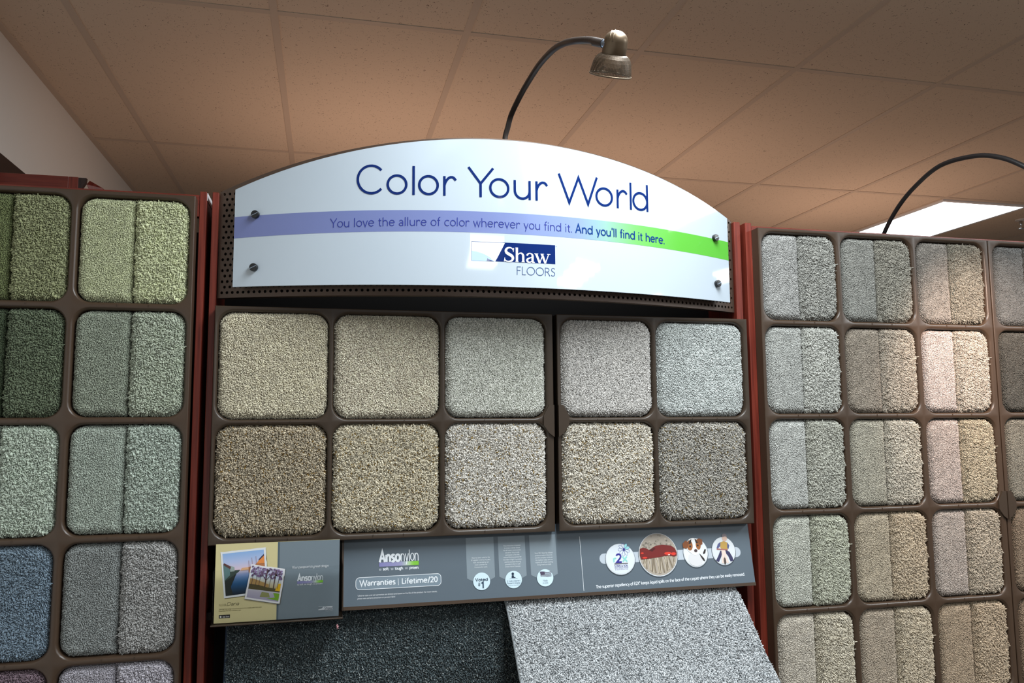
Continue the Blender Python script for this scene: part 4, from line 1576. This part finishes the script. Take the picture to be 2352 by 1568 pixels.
cv.stroke([(1.2720, -.0815), (1.3040, -.0850)], .0030, (160, 100, 96), 8)
cv.disc(1.2915, -.1130, .0035, .0090, (86, 76, 72), 8, 16)
n0 = len(mb.v)
mb.v += cv.mb.v
for f, c in zip(cv.mb.f, cv.mb.c):
    mb.f.append([n0 + i for i in f]); mb.m.append(0); mb.c.append(c)
part(mb, 'printed_panel', M['ink_satin'], info, ink=True)
mb = MB()
o_ = [info_pt(BX0, -.1712, .0025), info_pt(BX0, -.1712, -.012), info_pt(BX0, -.1790, -.012), info_pt(BX0, -.1790, .0025)]
mb.prism(o_, (BX1 - BX0, 0, 0))
part(mb, 'lower_lip', M['frame'], info)
mb = MB()
o_ = [info_pt(BX0, .0, .0012), info_pt(BX0, .0, -.008), info_pt(BX0, -.1790, -.008), info_pt(BX0, -.1790, .0012)]
mb.prism(o_, (-.0045, 0, 0))
part(mb, 'end_trim', M['frame'], info)

# ------------------------------------------------------------------ brochures in the clear holder
hold = empty('brochure_holder', (.16, -.01, 1.165), 'clear acrylic brochure holder left of the gray information board', 'brochure holder')
HX0, HX1 = .0195, .3000
mb = MB()
mb.box(HX0, HX1, -.0590, -.0570, 1.168, 1.2835)
part(mb, 'front_panel', M['clear'], hold)
for a, b in ((HX0, HX0 + .002), (HX1 - .002, HX1)):
    mb = MB()
    mb.box(a, b, -.0568, .030, 1.168, 1.2835)
    part(mb, 'side_wall', M['clear'], hold)
mb = MB()
mb.box(HX0 - .001, HX1 + .001, -.0600, .032, 1.1645, 1.1680, bev=.001)
part(mb, 'base', M['frame_dark'], hold)
mb = MB()
mb.box(HX0, HX1, .0310, .0330, 1.1660, 1.36)
part(mb, 'rear_plate', M['black_board'], hold)

QX0, QX1, QZ0, QZ1, QY = .0242, .2920, 1.1695, 1.3395, -.0500


def page_pt(u, v, h):
    return Vector((u, QY - h + (v - 1.25) * .0, v))


for i in range(4):
    mb = MB()
    y0 = QY + .0012 + i * .0042
    mb.box(QX0 + (i % 3) * .0004, QX1 - (i % 2) * .0005, y0, y0 + .0039, QZ0, QZ1 - (0 if i == 0 else .003 + (i % 4) * .0008), 0)
    if i == 0:
        mb.c = [(168, 160, 118)] * len(mb.f)
        cv = Canvas(page_pt)
        cv.place = lambda u, v, h: Vector((u, QY + .0012 - h, v))
        UD = .1560
        cv.rect(QX0, UD, QZ0, QZ1, (208, 198, 150), 1)
        cv.rect(UD, UD + .0042, QZ0, QZ1, (84, 98, 108), 1)
        cv.rect(UD + .0042, QX1, QZ0, QZ1, (118, 131, 140), 1)

        def inset(q, k):
            cx = sum(p[0] for p in q) / 4
            cy = sum(p[1] for p in q) / 4
            return [(p[0] + (cx - p[0]) * k, p[1] + (cy - p[1]) * k) for p in q]

        def bil(q, s, t):
            a = [q[0][i_] + (q[1][i_] - q[0][i_]) * s for i_ in (0, 1)]
            b = [q[3][i_] + (q[2][i_] - q[3][i_]) * s for i_ in (0, 1)]
            return (a[0] + (b[0] - a[0]) * t, a[1] + (b[1] - a[1]) * t)

        def torn(q, seed):
            rs_ = random.Random(seed)
            out = []
            for a in range(4):
                p, q2 = q[a], q[(a + 1) % 4]
                for k in range(12):
                    f = k / 12
                    j = .0008 if a in (1, 2) else .0002
                    out.append((p[0] + (q2[0] - p[0]) * f + rs_.uniform(-j, j), p[1] + (q2[1] - p[1]) * f + rs_.uniform(-j, j)))
            return out
        q1 = [(.0442, 1.2225), (.1385, 1.2300), (.1292, 1.3288), (.0341, 1.3225)]
        cv.poly([(x + .0015, y - .0018) for x, y in q1], (120, 112, 76), 2)
        cv.poly(torn(q1, 1), (224, 228, 232), 3)
        a1 = inset(q1, .085)
        B1 = lambda s, t: bil(a1, s, t)
        cv.grad(0, 1, .56, 1, [(0, (224, 196, 208)), (.5, (178, 192, 228)), (1, (140, 178, 226))], 4, 10, True, B1)
        cv.grad(0, 1, 0, .56, [(0, (22, 34, 48)), (.45, (36, 84, 128)), (.8, (110, 132, 176)), (1, (190, 176, 190))], 4, 12, True, B1)
        cv.poly([B1(0, .30), B1(.10, .38), B1(.36, .54), B1(.40, .58), B1(0, .60)], (58, 72, 66), 5)
        cv.poly([B1(0, .36), B1(.14, .48), B1(.15, .62), B1(0, .74)], (92, 122, 124), 6)
        cv.poly([B1(0, .74), B1(.02, .78), B1(.18, .68), B1(.16, .62)], (92, 62, 60), 7)
        cv.poly([B1(.15, .56), B1(.26, .56), B1(.26, .66), B1(.17, .70)], (150, 164, 160), 6)
        cv.poly([B1(0, .0), B1(.18, 0), B1(.14, .2), B1(.30, .50), B1(.0, .34)], (40, 46, 44), 5)
        cv.poly([B1(.40, .56), B1(.62, .56), B1(.62, .62), B1(.44, .62)], (214, 168, 128), 6)
        cv.poly([B1(.60, .48), B1(1, .50), B1(1, .74), B1(.86, .72), B1(.72, .64), B1(.60, .62)], (176, 116, 78), 6)
        cv.poly([B1(.80, .68), B1(1, .68), B1(1, .88), B1(.90, .80)], (226, 142, 78), 7)
        cv.poly([B1(.88, .76), B1(1, .86), B1(1, .90), B1(.86, .78)], (70, 66, 84), 8)
        for s, t in ((.62, .78), (.70, .84), (.80, .86)):
            cv.stroke([B1(s, .56), B1(s, t)], .0006, (150, 110, 100), 8)
        q2 = [(.0873, 1.2195), (.1625, 1.2040), (.1728, 1.2795), (.1002, 1.2938)]
        cv.poly([(x + .0012, y - .0016) for x, y in q2], (92, 92, 82), 10)
        cv.poly(torn(q2, 2), (226, 226, 230), 11)
        a2 = inset(q2, .10)
        B2 = lambda s, t: bil(a2, s, t)
        cv.grad(0, 1, .30, 1, [(0, (168, 150, 96)), (.3, (196, 188, 160)), (.6, (206, 218, 236)), (1, (190, 186, 214))], 12, 10, True, B2)
        cv.grad(0, 1, 0, .30, [(0, (160, 156, 180)), (.7, (176, 172, 190)), (1, (196, 196, 204))], 12, 6, True, B2)
        cv.poly([B2(0, .28), B2(1, .30), B2(1, .40), B2(.6, .40), B2(.3, .44), B2(0, .44)], (84, 76, 48), 13)
        cv.poly([B2(0, .44), B2(.3, .44), B2(.62, .40), B2(.62, .50), B2(.2, .60), B2(0, .62)], (172, 138, 86), 13)
        cv.poly([B2(.84, .34), B2(1, .34), B2(1, .58), B2(.92, .56)], (226, 178, 34), 14)
        cv.poly([B2(.40, .08), B2(.72, .10), B2(.66, .24), B2(.44, .24)], (140, 142, 92), 14)
        cv.poly([B2(.62, .06), B2(1, .04), B2(1, .26), B2(.80, .26), B2(.88, .12)], (118, 166, 46), 14)
        rs2 = random.Random(5)
        for k in range(110):
            s = rs2.random()
            t = 1 - .30 * rs2.random() ** 1.3
            p = B2(s, t)
            v = rs2.uniform(.75, 1.15)
            cv.disc(p[0], p[1], .0024, .0018, (128 * v, 106 * v, 144 * v), 15, 7)
        for s0, s1, wd in ((.08, .06, .0008), (.20, .20, .0007), (.30, .33, .0007), (.50, .50, .0022), (.64, .66, .0008), (.78, .78, .0020), (.90, .92, .0008)):
            cv.stroke([B2(s0, .40), B2(s1, .98)], wd, (84, 62, 62), 16)
        cv.stroke([B2(.50, .62), B2(.40, .74), B2(.34, .86)], .0011, (84, 62, 62), 16)
        cv.stroke([B2(.50, .62), B2(.62, .78), B2(.70, .88)], .0011, (84, 62, 62), 16)
        cv.text('Your passport to great design.', .1862, 1.2795, .2690, .0056, .10, (224, 228, 232), 4, .0, slant=.35)
        wide_mark(.1996, .2560, 1.2512, .0142, .53, canvas=cv)
        cv.text('so soft. so tough. so proven.', .1998, 1.2420, .2560, .0036, .18, (206, 210, 216), 3)
        cv.text('FLOOR', .0345, 1.2060, .0492, .0046, .10, (150, 142, 100), 3)
        cv.text('Dana', .0500, 1.2060, .0760, .0076, .10, (110, 104, 76), 3, .0, slant=.3)
        cv.text('Starting from page recommendations to a reality with floor style.', .0345, 1.1982, .1250, .0024, .14, (130, 122, 84), 3)
        cv.text('Download the floor visualizer app.', .0345, 1.1944, .0810, .0024, .14, (130, 122, 84), 3)
        cv.rect(.0348, .0580, 1.1800, 1.1872, (48, 46, 44), 3)
        cv.disc(.0385, 1.1832, .0018, .0020, (226, 226, 226), 4, 14)
        cv.text('App Store', .0425, 1.1818, .0565, .0032, .14, (200, 200, 200), 4)
        # small brand mark
        cv.rect(.2470, .2780, 1.1850, 1.1925, (196, 202, 208), 3)
        cv.poly([(.2470, 1.1918), (.2580, 1.1918), (.2540, 1.1880), (.2470, 1.1866)], (112, 124, 132), 4)
        cv.text('Shaw', .2600, 1.1858, .2775, .0056, .16, (100, 112, 124), 4)
        cv.text('FLOORS', .2630, 1.1808, .2780, .0030, .10, (176, 184, 190), 4)
        n0 = len(mb.v)
        mb.v += cv.mb.v
        for f, c in zip(cv.mb.f, cv.mb.c):
            mb.f.append([n0 + k for k in f]); mb.m.append(0); mb.c.append(c)
        o = mb.build('brochure', M['ink_paper'], ink=True)
        tag(o, 'front brochure with a canal photo and a tree photo in the clear holder', 'brochure', 'brochures in the holder')
    else:
        mb.c = [(196, 194, 184)] * len(mb.f)
        o = mb.build('brochure', M['ink_paper'], ink=True)
        tag(o, 'brochure stacked behind the front one in the clear holder', 'brochure', 'brochures in the holder')

# ------------------------------------------------------------------ gooseneck lamps


def catmull(pts, n=8):
    pts = [Vector(p) for p in pts]
    out = []
    for i in range(len(pts) - 1):
        p0, p1, p2, p3 = pts[max(i - 1, 0)], pts[i], pts[i + 1], pts[min(i + 2, len(pts) - 1)]
        for k in range(n):
            t = k / n
            out.append(.5 * ((2 * p1) + (-p0 + p2) * t + (2 * p0 - 5 * p1 + 4 * p2 - p3) * t * t + (-p0 + 3 * p1 - 3 * p2 + p3) * t ** 3))
    out.append(pts[-1])
    return out


def lamp_head(root, top, axis, side):
    """bulb housing with a wire mesh shade; top: crown of the housing, axis points out of the shade"""
    ax = Vector(axis).normalized()
    top = Vector(top)
    HL = .88
    mb = MB()
    pr_ = [(0, .0)] + [(.0215 - .0215 * math.cos(a), .0215 * math.sin(a)) for a in [math.pi / 2 * k / 10 for k in range(1, 11)]] + [(.030, .0219), (.047, .0222), (.0485, .0215), (.0485, .012)]
    mb.lathe(top, ax, [(t * HL, r_) for t, r_ in pr_], 36)
    body = part(mb, 'lamp_housing', M['bronze'], root, True)
    mb = MB()
    for off in (.0, .006):
        # raised ribs over the crown
        u = Vector(side).normalized()
        u = (u - ax * u.dot(ax)).normalized()
        w = ax.cross(u)
        ctr = top + ax * .0215 * HL
        mb.tube([ctr + (-ax * math.cos(a) * HL + w * math.sin(a)) * math.sqrt(.0219 ** 2 - (off + .004) ** 2) + u * (off + .004) for a in [-math.pi / 2 + math.pi * k / 16 for k in range(17)]], .0009, 6)
    part(mb, 'crown_rib', M['bronze'], root, True)
    prof = [(.046, .0225), (.0495, .0275), (.055, .0315), (.062, .0342), (.071, .0361), (.079, .0374), (.087, .0380)]
    ts = np.array([p[0] for p in prof])
    rs_ = np.array([p[1] for p in prof])
    u = ax.orthogonal().normalized()
    w = ax.cross(u)
    mb = MB()
    seg = 40

    def pt(t, a, dr=0):
        r_ = float(np.interp(t, ts, rs_)) + dr
        return top + ax * t * HL + (u * math.cos(a) + w * math.sin(a)) * r_
    for k in range(29):
        t = .047 + .0395 * k / 28
        h = .00044
        pts, fs = [], []
        for i in range(seg):
            a = 2 * math.pi * i / seg
            pts += [pt(t - h, a, .0002), pt(t + h, a, .0002)]
        for i in range(seg):
            j = (i + 1) % seg
            fs.append((2 * i, 2 * j, 2 * j + 1, 2 * i + 1))
        mb.faces(pts, fs)
    for k in range(84):
        a0 = 2 * math.pi * k / 84
        h = .011
        pts, fs = [], []
        for i in range(12):
            t = .047 + .0395 * i / 11
            pts += [pt(t, a0 - h), pt(t, a0 + h)]
        for i in range(11):
            fs.append((2 * i, 2 * i + 1, 2 * i + 3, 2 * i + 2))
        mb.faces(pts, fs)
    shade = part(mb, 'mesh_shade', M['bronze_wire'], root)
    mb = MB()
    mb.tube([pt(.0875, 2 * math.pi * i / 48) for i in range(49)], .0016, 8, caps=False)
    rim_ = part(mb, 'shade_rim', M['bronze'], root, True)
    mb = MB()
    mb.lathe(top, ax, [(t * HL, r_) for t, r_ in ((.047, .010), (.055, .012), (.064, .015), (.070, .016), (.072, .015), (.072, 0))], 24)
    part(mb, 'reflector_bulb', M['bulb'], root, True)


bu = bpy.data.materials.new('warm_bulb')
bu.use_nodes = True
b_ = bu.node_tree.nodes['Principled BSDF']
b_.inputs['Base Color'].default_value = (.25, .22, .2, 1)
b_.inputs['Roughness'].default_value = .2
b_.inputs['Emission Color'].default_value = (1, .62, .34, 1)
b_.inputs['Emission Strength'].default_value = .12
M['bulb'] = bu

lamp = empty('gooseneck_lamp', (.6856, -.0576, 2.0), 'bronze gooseneck lamp with mesh shade reaching over the top of the arched sign', 'lamp', 'gooseneck display lamps')
arm = [(.6830, -.0560, 2.20), (.6842, -.0565, 2.27), (.6856, -.0576, 2.3177), (.6905, -.0665, 2.3420), (.6950, -.0912, 2.3691), (.7013, -.1568, 2.3894), (.7064, -.2212, 2.3998), (.7098, -.3049, 2.4017), (.7129, -.3974, 2.3899), (.7149, -.4681, 2.3698), (.7183, -.5284, 2.3459), (.7272, -.5797, 2.3231), (.7317, -.6198, 2.3011), (.7335, -.6460, 2.2850)]
mb = MB()
mb.tube(catmull(arm, 6), .0068, 16)
part(mb, 'gooseneck', M['gooseneck'], lamp, True)
mb = MB()
mb.tube([(.7290, -.6130, 2.3035), (.7338, -.6480, 2.2830)], .0082, 16)
part(mb, 'sleeve', M['gooseneck'], lamp, True)
mb = MB()
mb.tube([(.7336, -.6460, 2.2842), (.7372, -.6580, 2.2770)], .0075, 16)
part(mb, 'swivel_nut', M['steel'], lamp, True)
HEAD_AX = Vector((0.0, .54, -.84))
lamp_head(lamp, (.7520, -.6710, 2.2991), HEAD_AX, (-.75, .4, 0))

lamp2 = empty('gooseneck_lamp', (1.9, .09, 2.10), 'black curved lamp arm rising behind the right rack toward the lit ceiling panel', 'lamp', 'gooseneck display lamps')
arm2 = [(1.9, .118, 2.06), (1.9, .105, 2.12), (1.9000, .0823, 2.1679), (1.9000, .0232, 2.2264), (1.9000, -.0514, 2.2705), (1.9000, -.1531, 2.3018), (1.9000, -.2717, 2.2885), (1.9000, -.3507, 2.2570), (1.9000, -.4128, 2.2141), (1.903, -.4480, 2.1800)]
mb = MB()
mb.tube(catmull(arm2, 6), .0062, 16)
part(mb, 'gooseneck', M['black_metal'], lamp2, True)
mb = MB()
mb.box(1.88, 1.92, .10, .14, 2.05, 2.075, bev=.002)
part(mb, 'clamp', M['black_metal'], lamp2)
lamp_head(lamp2, (1.905, -.488, 2.178), (.22, .26, -.86), (-.8, -.3, 0))
